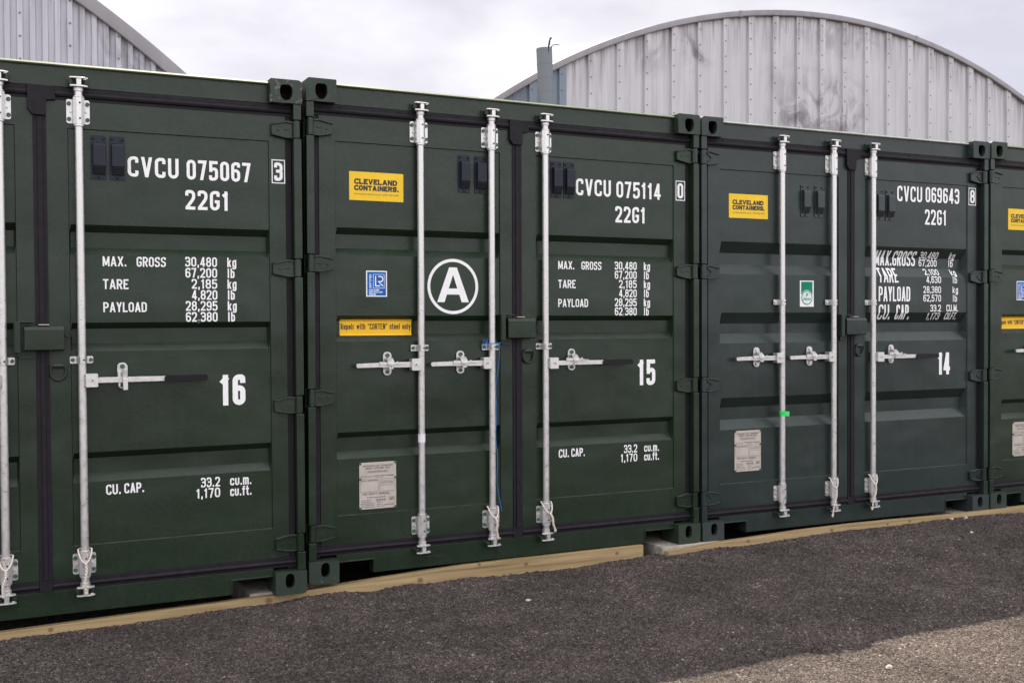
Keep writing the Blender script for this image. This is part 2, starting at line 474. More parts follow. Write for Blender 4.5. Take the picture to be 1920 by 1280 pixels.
# ------------------------------------------------------------------ stroke lettering
# glyph: (relative width, [paths]); a path is a list of (x, y[, rounding]); 'c' first = closed
H = 0.5
G = {
 '0': (1, [['c', (0, 0, H), (1, 0, H), (1, 1, H), (0, 1, H)]]),
 '1': (.55, [[(.66, 1), (.66, 0)], [(.14, .845), (.66, .94)]]),
 '2': (1, [[(0, .84), (0, 1, H), (1, 1, H), (1, .60, .3), (0.02, .03), (0.02, 0), (1, 0)]]),
 '3': (1, [[(0, .86), (0, 1, H), (1, 1, H), (1, .53, .45), (.35, .53)], [(.35, .53), (1, .53, .45), (1, 0, H), (0, 0, H), (0, .14)]]),
 '4': (1.05, [[(.74, 0), (.74, 1)], ['h', (.70, 1), (.0, .22)], [(.05, .22), (1.0, .22)]]),
 '5': (1, [[(.95, 1), (.05, 1), (.05, .52)], [(0.05, .58), (1, .64, H), (1, 0, H), (0, 0, H), (0, .13)]]),
 '6': (1, [[(1, .87), (1, 1, H), (0, 1, H), (0, 0, H), (1, 0, H), (1, .57, H), (.05, .57)]]),
 '7': (.95, [[(0, 1), (.95, 1)], ['h', (1, 1), (.34, 0)]]),
 '8': (1, [['c', (.04, .53, .42), (.96, .53, .42), (.96, 1, .42), (.04, 1, .42)], ['c', (0, 0, H), (1, 0, H), (1, .53, .46), (0, .53, .46)]]),
 '9': (1, [[(0, .13), (0, 0, H), (1, 0, H), (1, 1, H), (0, 1, H), (0, .43, H), (.95, .43)]]),
 'A': (1.1, [['h', (0, 0), (.5, 1)], ['h', (1, 0), (.5, 1)], [(.24, .25), (.76, .25)]]),
 'B': (1, [['c', (0, 0), (1, 0, .4), (1, .53, .4), (0, .53)], ['c', (0, .53), (.95, .53, .4), (.95, 1, .4), (0, 1)]]),
 'C': (1, [[(1, .82), (1, 1, H), (0, 1, H), (0, 0, H), (1, 0, H), (1, .18)]]),
 'D': (1, [['c', (0, 0), (1, 0, H), (1, 1, H), (0, 1)]]),
 'E': (.85, [[(1, 1), (0, 1), (0, 0), (1, 0)], [(0, .52), (.66, .52)]]),
 'F': (.85, [[(1, 1), (0, 1), (0, 0)], [(0, .52), (.85, .52)]]),
 'G': (1, [[(1, .84), (1, 1, H), (0, 1, H), (0, 0, H), (1, 0, H), (1, .44), (.72, .44)]]),
 'I': (.22, [[(.5, 0), (.5, 1)]]),
 'K': (1, [[(0, 0), (0, 1)], ['h', (1, 1), (.08, .36)], ['h', (.40, .56), (1, 0)]]),
 'L': (.85, [[(0, 1), (0, 0), (1, 0)]]),
 'M': (1.3, [[(0, 0), (0, 1)], [(1, 0), (1, 1)], ['h', (0, 1), (.5, .12)], ['h', (1, 1), (.5, .12)]]),
 'N': (1, [[(0, 0), (0, 1)], [(1, 0), (1, 1)], ['h', (0, 1), (1, 0)]]),
 'O': (1, [['c', (0, 0, H), (1, 0, H), (1, 1, H), (0, 1, H)]]),
 'P': (1, [[(0, 0), (0, 1), (1, 1, H), (1, .46, H), (0, .46)]]),
 'R': (1, [[(0, 0), (0, 1), (1, 1, H), (1, .48, H), (0, .48)], ['h', (.5, .48), (1, 0)]]),
 'S': (1, [[(1, .86), (1, 1, H), (0, 1, H), (0, .56, .45), (1, .46, .45), (1, 0, H), (0, 0, H), (0, .14)]]),
 'T': (.95, [[(0, 1), (1, 1)], [(.5, 1), (.5, 0)]]),
 'U': (1, [[(0, 1), (0, 0, H), (1, 0, H), (1, 1)]]),
 'V': (1.05, [['h', (0, 1), (.5, 0)], ['h', (1, 1), (.5, 0)]]),
 'X': (1.05, [['h', (0, 0), (1, 1)], ['h', (0, 1), (1, 0)]]),
 'Y': (1, [['h', (0, 1), (.5, .42)], ['h', (1, 1), (.5, .42)], [(.5, .45), (.5, 0)]]),
 'a': (.85, [[(.05, .58), (.05, .72, H), (.95, .72, H), (.95, 0)], ['c', (0, 0, .4), (.95, 0, .4), (.95, .4, .2), (0, .4, .4)]]),
 'b': (.85, [[(0, 1), (0, 0)], ['c', (0, 0, H), (1, 0, H), (1, .70, H), (0, .70, H)]]),
 'c': (.8, [[(1, .58), (1, .72, H), (0, .72, H), (0, 0, H), (1, 0, H), (1, .14)]]),
 'd': (.85, [[(1, 1), (1, 0)], ['c', (0, 0, H), (1, 0, H), (1, .70, H), (0, .70, H)]]),
 'e': (.85, [[(.98, .15), (.95, 0, H), (0, 0, H), (0, .72, H), (1, .72, H), (1, .36), (0.05, .36)]]),
 'f': (.55, [[(.4, 0), (.4, 1, .4), (1, 1)], [(0, .70), (1, .70)]]),
 'g': (.85, [['c', (0, 0, H), (1, 0, H), (1, .70, H), (0, .70, H)], [(1, .72), (1, -.27, H), (0, -.27, H), (0, -.18)]]),
 'h': (.85, [[(0, 1), (0, 0)], [(0, .5), (0, .72, H), (1, .72, H), (1, 0)]]),
 'i': (.2, [[(.5, 0), (.5, .72)], [(.5, .9), (.5, 1.02)]]),
 'k': (.85, [[(0, 0), (0, 1)], ['h', (1, .74), (.08, .26)], ['h', (.36, .46), (1, 0)]]),
 'l': (.2, [[(.5, 0), (.5, 1)]]),
 'm': (1.3, [[(0, 0), (0, .72)], [(0, .72), (.5, .72, .22), (.5, 0)], [(.5, .72), (1, .72, .22), (1, 0)]]),
 'n': (.85, [[(0, .72), (0, 0)], [(0, .5), (0, .72, H), (1, .72, H), (1, 0)]]),
 'o': (.85, [['c', (0, 0, H), (1, 0, H), (1, .72, H), (0, .72, H)]]),
 'p': (.85, [[(0, .72), (0, -.27)], ['c', (0, 0, H), (1, 0, H), (1, .72, H), (0, .72, H)]]),
 'r': (.5, [[(0, 0), (0, .72)], [(0, .42), (.1, .70, .3), (1, .72)]]),
 's': (.8, [[(1, .60), (1, .72, H), (0, .72, H), (0, .40, .4), (1, .34, .4), (1, 0, H), (0, 0, H), (0, .12)]]),
 't': (.5, [[(.4, 1), (.4, 0, .3), (1, 0)], [(0, .70), (1, .70)]]),
 'u': (.85, [[(0, .72), (0, 0, H), (1, 0, H), (1, .72)]]),
 'v': (.85, [[(0, .72), (.5, 0), (1, .72)]]),
 'w': (1.2, [[(0, .72), (.25, 0), (.5, .66), (.75, 0), (1, .72)]]),
 'y': (.85, [[(0, .72), (.5, .02)], [(1, .72), (.3, -.27)]]),
 '.': (.14, [[(.5, -.0), (.5, .06)]]),
 ',': (.14, [[(.6, .06), (.3, -.13)]]),
 '|': (.2, [[(.5, -.1), (.5, 1)]]),
 '"': (.55, [[(.1, .95), (.1, .86)], [(.9, .95), (.9, .86)]]),
 ' ': (.45, []),
}

def path_pts(path, ax, ay, step):
    closed = path[0] == 'c'
    P = path[1:] if closed else path
    X = [(ax(p[0]), ay(p[1]), p[2] if len(p) > 2 else 0) for p in P]
    n = len(X); out = []
    wid = abs(ax(1) - ax(0))
    for i, (x, y, r) in enumerate(X):
        if r and (closed or 0 < i < n - 1):
            a = Vector(X[i - 1][:2]); b = Vector((x, y)); c = Vector(X[(i + 1) % n][:2])
            d = min(r * wid, (a - b).length * 0.5, (c - b).length * 0.5)
            p0 = b + (a - b).normalized() * d
            p2 = b + (c - b).normalized() * d
            for k in range(7):
                t = k / 6
                q = Vector((0.0, 0.0))
                wq = 0.7071                      # rational quadratic: a true round corner
                den = (1 - t) ** 2 + 2 * wq * t * (1 - t) + t * t
                q = (p0 * (1 - t) ** 2 + b * (2 * wq * t * (1 - t)) + p2 * t * t) / den
                out.append((q.x, q.y))
        else:
            out.append((x, y))
    if closed:
        out.append(out[0])
    res = [out[0]]
    for q in out[1:]:
        a = res[-1]
        d = math.hypot(q[0] - a[0], q[1] - a[1])
        if d < 1e-6: continue
        k = max(1, int(math.ceil(d / step)))
        for j in range(1, k + 1):
            res.append((a[0] + (q[0] - a[0]) * j / k, a[1] + (q[1] - a[1]) * j / k))
    return res, closed

def ribbon(mb, pts, closed, wd, mat, surf, off, depth0=0.0, lift=3e-6, cap=0.0, level=False):
    if cap and not closed:          # square ends half a stroke longer
        a, b = Vector(pts[0]), Vector(pts[1]); q = a + (a - b).normalized() * cap
        pts = [(q.x, q.y)] + list(pts[1:])
        a, b = Vector(pts[-1]), Vector(pts[-2]); q = a + (a - b).normalized() * cap
        pts = list(pts[:-1]) + [(q.x, q.y)]
    n = len(pts)
    if closed: pts = pts[:-1]; n -= 1
    Lf, Rt = [], []
    for i in range(n):
        p = Vector(pts[i])
        a = Vector(pts[(i - 1) % n]) if (i > 0 or closed) else None
        b = Vector(pts[(i + 1) % n]) if (i < n - 1 or closed) else None
        if a is None: d = (b - p).normalized(); nn = Vector((-d.y, d.x)); k = 1
        elif b is None: d = (p - a).normalized(); nn = Vector((-d.y, d.x)); k = 1
        else:
            d1 = (p - a).normalized(); d2 = (b - p).normalized()
            n1 = Vector((-d1.y, d1.x)); n2 = Vector((-d2.y, d2.x))
            nn = n1 + n2
            if nn.length < 1e-4: nn = n1.copy()
            nn.normalize()
            k = min(1 / max(nn.dot(n1), 0.25), 1.9)
        if level:               # slanting leg cut level at both ends
            e = Vector(pts[-1]) - Vector(pts[0]); e.normalize()
            nn = Vector((1.0, 0.0)); k = 1 / max(abs(e.y), 0.3)
        Lf.append(p + nn * wd / 2 * k); Rt.append(p - nn * wd / 2 * k)
    vs = []
    for i in range(n):
        for q in (Lf[i], Rt[i]):
            vs.append((q.x, surf(q.x, q.y) - off - depth0 - lift * i, q.y))
    fs = []
    for i in range(n if closed else n - 1):
        j = (i + 1) % n
        fs.append((2 * i, 2 * i + 1, 2 * j + 1, 2 * j))
    mb.add(vs, fs, mat)

def text(mb, string, x0, x1, z0, h, wd, mat, surf, off=0.0012, step=1.0, gap=0.26, xs=None):
    """stroke lettering from x0 to x1, baseline z0, cap height h, stroke wd"""
    tot = sum(G[c][0] for c in string) + gap * (len(string) - 1)
    # widths are centre-line widths in units u; each glyph also needs one stroke width
    u = (x1 - x0 - wd * len(string)) / tot
    x = x0
    lay = 0
    for c in string:
        gw, paths = G[c]
        gx = x + wd / 2
        ax = lambda t, gx=gx, gw=gw: gx + t * gw * u
        ay = lambda t: z0 + wd / 2 + t * (h - wd)
        for p in paths:
            lv = p[0] == 'h'
            if lv: p = p[1:]
            pts, cl = path_pts(p, ax, (lambda t: z0 + t * h) if lv else ay, step)
            if len(pts) > 1:
                ribbon(mb, pts, cl, wd, mat, surf, off, 0.00006 * (lay % 4), cap=0.0 if lv else wd / 2, level=lv)
            lay += 1
        x += gw * u + wd + gap * u

def ring(mb, cx, cz, rx, rz, wd, mat, surf, off=0.0012, n=64):
    pts = [(cx + rx * math.cos(2 * math.pi * k / n), cz + rz * math.sin(2 * math.pi * k / n)) for k in range(n + 1)]
    ribbon(mb, pts, True, wd, mat, surf, off)

# ------------------------------------------------------------------ container parts
CW, CH, CL = 2.438, 2.591, 6.058
FRAME_Y = 0.050
PANEL_Y = 0.057

class Kind: pass
KA = Kind()       # doors of the dark green containers
KA.paint = 'green'; KA.cast = 'cast_green'
KA.bands = [(1.840, 1.806, 1.733, 1.697), (1.380, 1.351, 1.281, 1.244), (0.769, 0.738, 0.667, 0.629)]
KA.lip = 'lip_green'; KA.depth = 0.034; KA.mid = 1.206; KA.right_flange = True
KB = Kind()       # grey-green container with deeper ribs
KB.paint = 'greygreen'; KB.cast = 'cast_grey'
KB.bands = [(1.841, 1.772, 1.702, 1.640), (1.399, 1.330, 1.268, 1.208), (0.869, 0.806, 0.730, 0.670)]
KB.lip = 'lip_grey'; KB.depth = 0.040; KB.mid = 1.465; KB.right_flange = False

DOORS = {'L': (0.080, 0.166, 1.114, 1.190), 'R': (1.246, 1.338, 2.278, 2.360)}
PZ0, PZ1 = 0.332, 2.286
DZ0, DZ1 = 0.1855, 2.420
KA.ein = 0.006; KB.ein = 0.014

def surf_fn(kind, side):
    x0, xa, xb, x1 = DOORS[side]
    def f(x, z):
        if not (xa < x < xb and PZ0 < z < PZ1): return FRAME_Y
        d = 0.0
        for (a, b, c, e) in kind.bands:
            if e < z < a:
                if z > b: d = (a - z) / (a - b)
                elif z > c: d = 1.0
                else: d = (z - e) / (c - e)
        k = min(1.0, max(0.0, min((x - xa - .004) / kind.ein, (xb - .004 - x) / kind.ein)))
        return PANEL_Y + kind.depth * d * k
    return f

def door_mesh(kind, side):
    x0, xa, xb, x1 = DOORS[side]
    cols = [x0, xa, xa + 0.003, xa + 0.004 + kind.ein, xb - 0.004 - kind.ein, xb - 0.003, xb, x1]
    rows = [(DZ0, 'f', 0), (PZ0, 'f', 0), (PZ0 + 0.005, 'p', 0)]
    for a, b, c, e in reversed(kind.bands):
        rows += [(e, 'p', 0), (c, 'p', kind.depth), (b, 'p', kind.depth), (a, 'p', 0)]
    rows += [(PZ1 - 0.003, 'p', 0), (PZ1, 'f', 0), (DZ1, 'f', 0)]
    mb = MB(); vs = []
    for z, t, d in rows:
        for i, x in enumerate(cols):
            if t == 'f' or i in (0, 1, 6, 7): y = FRAME_Y
            elif i in (2, 5): y = PANEL_Y
            else: y = PANEL_Y + d
            vs.append((x, y, z))
    nc = len(cols); fs = []
    for r in range(len(rows) - 1):
        for i in range(nc - 1):
            a = r * nc + i
            fs.append((a, a + 1, a + nc + 1, a + nc))
    # edges turned back
    o = len(vs); n = len(rows)
    for r, (z, t, d) in enumerate(rows):
        vs.append((x0, 0.10, z)); vs.append((x1, 0.10, z))
    for r in range(n - 1):
        a, b = r * nc, (r + 1) * nc
        fs.append((a, b, o + 2 * (r + 1), o + 2 * r))
        a, b = r * nc + nc - 1, (r + 1) * nc + nc - 1
        fs.append((b, a, o + 2 * r + 1, o + 2 * (r + 1) + 1))
    mb.add(vs, fs, kind.paint)
    mb.box(x0 + .002, x1 - .002, 0.100, 0.104, DZ0 + .002, DZ1 - .002, kind.paint)
    return mb

def casting_mesh(left, top, mat):
    """front lower/upper corner casting in container coordinates"""
    mb = MB()
    w, h, dp = 0.160, 0.118, 0.178
    X0 = 0.0; Z0 = 0.0
    r_out, r_in = 0.020, 0.004
    def corner(cx, cz, r, a0, k=4):
        return [(cx + r * math.cos(math.radians(a0 + 90 * i / k)), cz + r * math.sin(math.radians(a0 + 90 * i / k))) for i in range(k + 1)]
    rr = {'bl': r_in, 'br': r_in, 'tr': r_in, 'tl': r_in}
    rr[('t' if top else 'b') + ('l' if left else 'r')] = r_out
    outer = corner(w - rr['br'], rr['br'], rr['br'], -90) + corner(w - rr['tr'], h - rr['tr'], rr['tr'], 0) + \
        corner(rr['tl'], h - rr['tl'], rr['tl'], 90) + corner(rr['bl'], rr['bl'], rr['bl'], 180)
    if top:
        hx, hz, hw, hh = w / 2, 0.052, 0.032, 0.040
    else:
        hx, hz, hw, hh = (0.54 if left else 0.46) * w, 0.070, 0.0235, 0.037
    n = len(outer)
    hole = []
    for (ox, oz) in outer:
        a = math.atan2(oz - h / 2, ox - w / 2)
        # superellipse-like slot
        ca, sa = math.cos(a), math.sin(a)
        # spread the angles so that the slot is sampled evenly
        hole.append(a)
    # sample slot uniformly, aligned with the first outer angle
    a0 = hole[0]
    pts = []
    for i in range(n):
        a = a0 + 2 * math.pi * i / n
        ca, sa = math.cos(a), math.sin(a)
        e = 2.6
        if top and sa > 0: e = 4.0
        if top and sa < 0: e = 2.0
        q = (abs(ca) ** e + abs(sa) ** e) ** (-1 / e)
        pts.append((hx + hw * ca * q, hz + hh * sa * q))
    hole = pts
    ox = 0.001 if left else CW - w - 0.001
    oz = CH - h if top else 0.0
    V = []
    for x, z in outer: V.append((x + ox, 0.0, z + oz))           # 0..n-1 front outer
    for x, z in hole: V.append((x + ox, 0.0, z + oz))            # n..2n-1 front hole
    for x, z in hole: V.append((x + ox, 0.030, z + oz))          # 2n.. inner edge of wall
    for x, z in outer: V.append((x + ox, dp, z + oz))            # 3n.. back outer
    F = []
    for i in range(n):
        j = (i + 1) % n
        F.append((i, j, n + j, n + i))
        F.append((n + i, n + j, 2 * n + j, 2 * n + i))
        F.append((j, i, 3 * n + i, 3 * n + j))
    F.append(tuple(3 * n + i for i in range(n - 1, -1, -1)))
    mb.add(V, F, mat)
    # inside of the casting: pocket walls
    a, b, c, d = ox + 0.012, ox + w - 0.012, oz + 0.010, oz + h - 0.010
    P = [(a, .030, c), (b, .030, c), (b, .030, d), (a, .030, d), (a, .150, c), (b, .150, c), (b, .150, d), (a, .150, d)]
    mb.add(P, [(0, 1, 5, 4), (1, 2, 6, 5), (2, 3, 7, 6), (3, 0, 4, 7), (4, 5, 6, 7)], 'rust' if top else 'dark')
    return mb

def hinge_mesh(kind, left, z):
    mb = MB()
    s = 1 if left else -1
    X = (lambda d: d) if left else (lambda d: CW - d)
    def poly(p):
        q = [(X(x), z + dz) for x, dz in p]
        return q if left else q[::-1]
    mb.prism(poly([(0.040, -0.041), (0.078, -0.043), (0.150, -0.030), (0.150, 0.026), (0.078, 0.041), (0.040, 0.038)]), 0.030, 0.0495, kind.paint)
    # raised rims and lip
    mb.prism(poly([(0.044, 0.030), (0.078, 0.033), (0.147, 0.019), (0.149, 0.027), (0.079, 0.043), (0.044, 0.040)]), 0.020, 0.0302, kind.paint)
    mb.prism(poly([(0.044, -0.043), (0.079, -0.045), (0.149, -0.031), (0.147, -0.024), (0.078, -0.037), (0.044, -0.035)]), 0.022, 0.0302, kind.paint)
    if kind is KA:
        mb.prism(poly([(0.062, -0.004), (0.088, -0.004), (0.088, 0.002), (0.062, 0.002)]), 0.027, 0.0302, kind.paint)
        mb.disc_bolt(X(0.116), 0.0302, z - 0.003, 0.007, 0.004, kind.paint, 10)
    else:
        mb.prism(poly([(0.052, 0.024), (0.060, 0.028), (0.098, 0.000), (0.090, -0.004)]), 0.024, 0.0302, kind.paint)
        mb.prism(poly([(0.056, -0.030), (0.064, -0.030), (0.098, 0.000), (0.090, 0.003)]), 0.025, 0.0303, kind.paint)
    # knuckle and pin
    mb.tube([(X(0.026), 0.026, z - 0.043), (X(0.026), 0.026, z + 0.043)], 0.0195, kind.paint, 16)
    mb.tube([(X(0.026), 0.026, z - 0.060), (X(0.026), 0.026, z + 0.060)], 0.0085, kind.paint, 10)
    return mb

HZ = (2.346, 1.648, 0.957, 0.257)

def post_mesh(kind, left):
    mb = MB()
    X = (lambda d: d) if left else (lambda d: CW - d)
    def bx(a, b, y0, y1, z0, z1):
        x0, x1 = sorted((X(a), X(b)))
        mb.box(x0, x1, y0, y1, z0, z1, kind.paint)
    edges = [0.118] + sum([[z - 0.047, z + 0.047] for z in reversed(HZ)], []) + [2.473]
    for i in range(0, len(edges), 2):
        bx(0.004, 0.044, 0.008, 0.060, edges[i], edges[i + 1])
    bx(0.003, 0.0135, 0.061, 0.150, 0.118, 2.473)
    bx(0.0138, 0.082, 0.075, 0.150, 0.118, 2.473)
    return mb

def gasket_mesh(side):
    mb = MB()
    x0, xa, xb, x1 = DOORS[side]
    if side == 'L':
        a, b = 0.046, 1.1875
        mb.box(0.046, 0.079, 0.0535, 0.090, 0.140, 2.4105, 'rubber')
    else:
        a, b = 1.2475, 2.392
        mb.box(2.361, 2.392, 0.0535, 0.090, 0.140, 2.4105, 'rubber')
    # top and bottom: two lips and a rounded bead
    for z0, z1, zz in ((2.4115, 2.472, 1), (0.1325, 0.1845, -1)):
        mb.box(a, b, 0.049, 0.085, z0, z1, 'rubber')
        zm = (z0 + z1) / 2
        hh = (z1 - z0) / 2
        sec = [(0.0485, zm - hh * .55), (0.040, zm - hh * .4), (0.036, zm - hh * .05), (0.040, zm + hh * .3), (0.0485, zm + hh * .45)]
        mb.prism_x(sec, a, b, 'rubber')
        for k in range(int((b - a) / 0.33)):
            xx = a + 0.15 + k * 0.33
            mb.disc_bolt(xx, 0.0489, zm + zz * hh * .72, 0.006, 0.003, 'rubber', 8)
    if side == 'R':
        mb.box(1.1895, 1.2465, 0.0445, 0.090, 0.186, 2.4105, 'rubber')
        mb.box(1.2075, 1.2285, 0.0385, 0.0446, 0.187, 2.330, 'rubber')
        mb.box(1.1885, 1.2470, 0.0435, 0.085, 0.1335, 0.1855, 'rubber')
        # moulded corner piece at the head of the centre seal
        p = [(1.188, 2.335), (1.247, 2.335), (1.247, 2.406), (1.290, 2.410), (1.276, 2.471), (1.168, 2.473), (1.168, 2.364)]
        mb.prism(p, 0.030, 0.0434, 'rubber')
    return mb

def bar_mesh(x):
    mb = MB(); y = 0.0235
    def c(z0, z1, r, n=18): mb.tube([(x, y, z0), (x, y, z1)], r, 'galv', n)
    c(0.150, 2.470, 0.0180, 20)
    for z0, z1, r in ((2.452, 2.470, 0.0222), (2.424, 2.432, 0.0238), (2.290, 2.300, 0.0236), (0.305, 0.316, 0.0236), (0.188, 0.196, 0.0238), (0.150, 0.166, 0.0222)):
        c(z0, z1, r)
    for z, up in ((2.470, 1), (0.150, -1)):
        # forged cam: lower wing, web, upper wing with a hooked tip
        def wing(zc, t, w, cut):
            p = [(x - w, -0.004), (x - w * .55, -0.012), (x + w * .5, -0.012), (x + w, -0.001), (x + w * .9, 0.016), (x + w * .25, 0.030), (x - w * .35, 0.030), (x - w * .95, 0.010)]
            za, zb = sorted((zc, zc + t * up))
            mb.prism_z(p, za, zb, 'galv')
        wing(z + up * 0.000, 0.008, 0.039, 0)
        wing(z + up * 0.038, 0.007, 0.041, 0)
        za, zb = sorted((z + up * 0.008, z + up * 0.038))
        mb.box(x - 0.010, x + 0.011, -0.009, 0.026, za, zb, 'galv')
        za, zb = sorted((z + up * 0.033, z + up * 0.038))
        mb.box(x + 0.020, x + 0.034, -0.004, 0.012, za, zb, 'galv')
    return mb

def keeper_mesh(kind, x, top):
    mb = MB()
    z0, z1 = (2.481, 2.506) if top else (0.103, 0.128)
    mb.box(x - 0.050, x + 0.050, 0.0425, 0.0494, z0 - 0.008, z1 + 0.008, kind.paint)
    for s in (-1, 1):
        a, b = sorted((x + s * 0.018, x + s * 0.043))
        p = [(a, 0.0495), (b, 0.0495), (b, 0.010), (a + (b - a) * .3 if s < 0 else b - (b - a) * .3, 0.002), (a, 0.010)]
        p = [(a, 0.010), ((a + b) / 2, 0.001), (b, 0.010), (b, 0.043), (a, 0.043)]
        mb.prism_z(p, z0, z1, kind.paint)
    return mb

def sleeve_mesh(x, z0, z1, right):
    """upper or lower bar bearing: two bolted flanges and an eight-sided sleeve"""
    mb = MB(); y = 0.0235
    xl, xr = x - 0.052, x + (0.050 if right else 0.012)
    mb.prism(rounded(xl, xr, z0 + 0.006, z1 - 0.006, 0.010, 4), 0.044, 0.0495, 'galv')
    n = 8; poly = []
    for k in range(n):
        a = 2 * math.pi * (k + .5) / n
        poly.append((x + 0.0265 * math.cos(a), y + 0.0245 * math.sin(a)))
    mb.prism_z(poly, z0, z1, 'galv')
    zc = (z0 + z1) / 2; q = (z1 - z0) / 2 - 0.026
    for dz in (-q, q):
        mb.disc_bolt(x - 0.041, 0.0438, zc + dz, 0.0095, 0.008, 'bolt' if right else 'galv', 10)
        if right: mb.disc_bolt(x + 0.040, 0.0438, zc + dz, 0.0095, 0.008, 'bolt' if right else 'galv', 10)
        mb.disc_bolt(x + 0.004, -0.0012, zc + dz, 0.0045, 0.0006, 'dark', 10)
    mb.disc_bolt(x - 0.033, 0.0438, zc, 0.005, 0.008, 'galv', 8)
    if right: mb.disc_bolt(x + 0.034, 0.0438, zc, 0.005, 0.008, 'galv', 8)
    return mb

def mid_bracket_mesh(x, z, right):
    mb = MB()
    mb.prism(rounded(x - 0.052, x + (0.050 if right else 0.016), z - 0.017, z + 0.017, 0.006, 3), 0.044, 0.0495, 'galv')
    # strap round the bar
    pts = [(x - 0.024, 0.044), (x - 0.0215, 0.018), (x - 0.010, 0.0015), (x + 0.010, 0.0015), (x + 0.0215, 0.018), (x + 0.024, 0.044)]
    vs = [(px, py, z - 0.0172) for px, py in pts] + [(px, py, z + 0.0172) for px, py in pts]
    n = len(pts)
    mb.add(vs, [(i, i + 1, n + i + 1, n + i) for i in range(n - 1)] + [tuple(range(n - 1, -1, -1)), tuple(range(n, 2 * n))], 'galv')
    mb.disc_bolt(x - 0.040, 0.0438, z, 0.009, 0.008, 'bolt' if right else 'galv', 10)
    if right: mb.disc_bolt(x + 0.040, 0.0438, z, 0.009, 0.008, 'bolt' if right else 'galv', 10)
    mb.disc_bolt(x + 0.006, 0.0013, z, 0.0045, 0.0006, 'dark', 10)
    return mb

def handle_mesh(x, x_end, z, grip):
    """lock handle hinged on the bar at x"""
    mb = MB()
    s = 1 if x_end > x else -1
    a, b = sorted((x + s * 0.012, x + s * 0.066))
    mb.prism(rounded(a, b, z - 0.032, z + 0.031, 0.005, 2), -0.010, 0.034, 'galv')
    mb.disc_bolt(x + s * 0.042, -0.0101, z, 0.0075, 0.004, 'galv', 12)
    mb.disc_bolt(x + s * 0.042, -0.0142, z, 0.0035, 0.001, 'dark', 8)
    h0, h1 = 0.0125, 0.0095
    xs, xe = x + s * 0.060, (grip[0] if grip else x_end)
    def P(p): return p if s > 0 else p[::-1]
    if grip:
        mb.prism(P([(xs, z - h0 - .001), (x + s * .12, z - h0 - 0.001), (xe + s * .03, z - h0), (xe + s * .03, z + h0 - .002), (x + s * .12, z + h0), (xs, z + h0)]), 0.006, 0.018, 'galv')
        g0, g1 = sorted((grip[0], grip[1]))
        mb.prism(rounded(g0, g1, z - 0.0165, z + 0.0125, 0.011, 5), -0.002, 0.0245, 'grip')
    else:
        pts = [(xs, z - h0 - .002), (xs + (xe - xs) * .38, z - h0 - 0.001), (xs + (xe - xs) * .62, z - h1 - .002), (xe + s * -.004, z - h1 - .003), (xe, z - h1 + .002), (xe, z + h1 - .004), (xe - s * .004, z + h1), (xs + (xe - xs) * .62, z + h1 + .003), (xs + (xe - xs) * .38, z + h0 + .001), (xs, z + h0 + .002)]
        mb.prism(P(pts), 0.004, 0.017, 'galv')
    return mb

def catch_mesh(x, z, tall, left, bolt='bolt'):
    mb = MB()
    w = 0.0235; hz = 0.062
    mb.prism(rounded(x - w, x + w, z - hz, z + hz, 0.021, 6), 0.045, 0.0565 - 0.003, 'galv')
    mb.disc_bolt(x, 0.0449, z + 0.044, 0.011, 0.009, bolt, 12)
    mb.disc_bolt(x, 0.0449, z - 0.044, 0.010, 0.009, bolt, 12)
    if tall:
        # upright hasp standing out over the handle
        mb.prism_x([(0.046, z + 0.030), (0.010, z + 0.010), (-0.014, z - 0.012), (-0.014, z - 0.066), (-0.004, z - 0.066), (-0.002, z - 0.016), (0.020, z + 0.004), (0.046, z + 0.016)], x - 0.004, x + 0.018, 'galv')
        mb.box(x - 0.0225, x - 0.0125, 0.012, 0.0445, z - 0.050, z + 0.020, 'galv')
    else:
        # curved tongue that folds down over the handle, and the cradle under it
        mb.prism_x([(0.0449, z + 0.032), (0.020, z + 0.030), (0.002, z + 0.016), (-0.012, z + 0.002), (-0.012, z - 0.008), (-0.002, z - 0.004), (0.008, z + 0.012), (0.026, z + 0.021), (0.0449, z + 0.022)], x - 0.015, x + 0.022, 'galv')
        mb.prism([(x - 0.016, z + 0.004), (x + 0.006, z - 0.010), (x + 0.042, z + 0.006), (x + 0.040, z + 0.014), (x + 0.006, z + 0.0)], -0.0135, -0.0121, 'galv')
        mb.prism([(x - 0.060, z - 0.006), (x + 0.085, z - 0.003), (x + 0.090, z + 0.0), (x - 0.060, z + 0.012)], -0.004, 0.003, 'galv')
        mb.prism_x([(0.0449, z - 0.012), (0.010, z - 0.014), (-0.006, z - 0.018), (-0.006, z - 0.028), (0.0449, z - 0.032)], x - 0.008, x + 0.016, 'galv')
    return mb

def vent_mesh(x, z, y, mat):
    mb = MB()
    mb.prism(rounded(x - 0.035, x + 0.035, z - 0.103, z + 0.103, 0.006, 3), y - 0.005, y - 0.0005, mat)
    w = 0.029
    sec = [(y - 0.0049, z + 0.070), (y - 0.026, z + 0.063), (y - 0.030, z + 0.055), (y - 0.030, z - 0.040), (y - 0.012, z - 0.080), (y - 0.0049, z - 0.080)]
    mb.prism_x(sec[::-1], x - w + 0.004, x + w, mat)
    for i in range(5):   # louvre slots along the sloping foot
        t = 0.18 + i * 0.17
        yy = y - 0.030 + 0.018 * t; zz = z - 0.040 - 0.040 * t
        mb.box(x - w + 0.010, x + w - 0.006, yy - 0.0012, yy + 0.004, zz - 0.0018, zz + 0.0018, 'dark')
    for dx, dz in ((-0.023, 0.088), (0.023, 0.088), (0.0, -0.092)):
        mb.disc_bolt(x + dx, y - 0.0051, z + dz, 0.0065, 0.004, 'dark', 10)
        mb.disc_bolt(x + dx, y - 0.0092, z + dz, 0.0035, 0.001, mat, 8)
    return mb

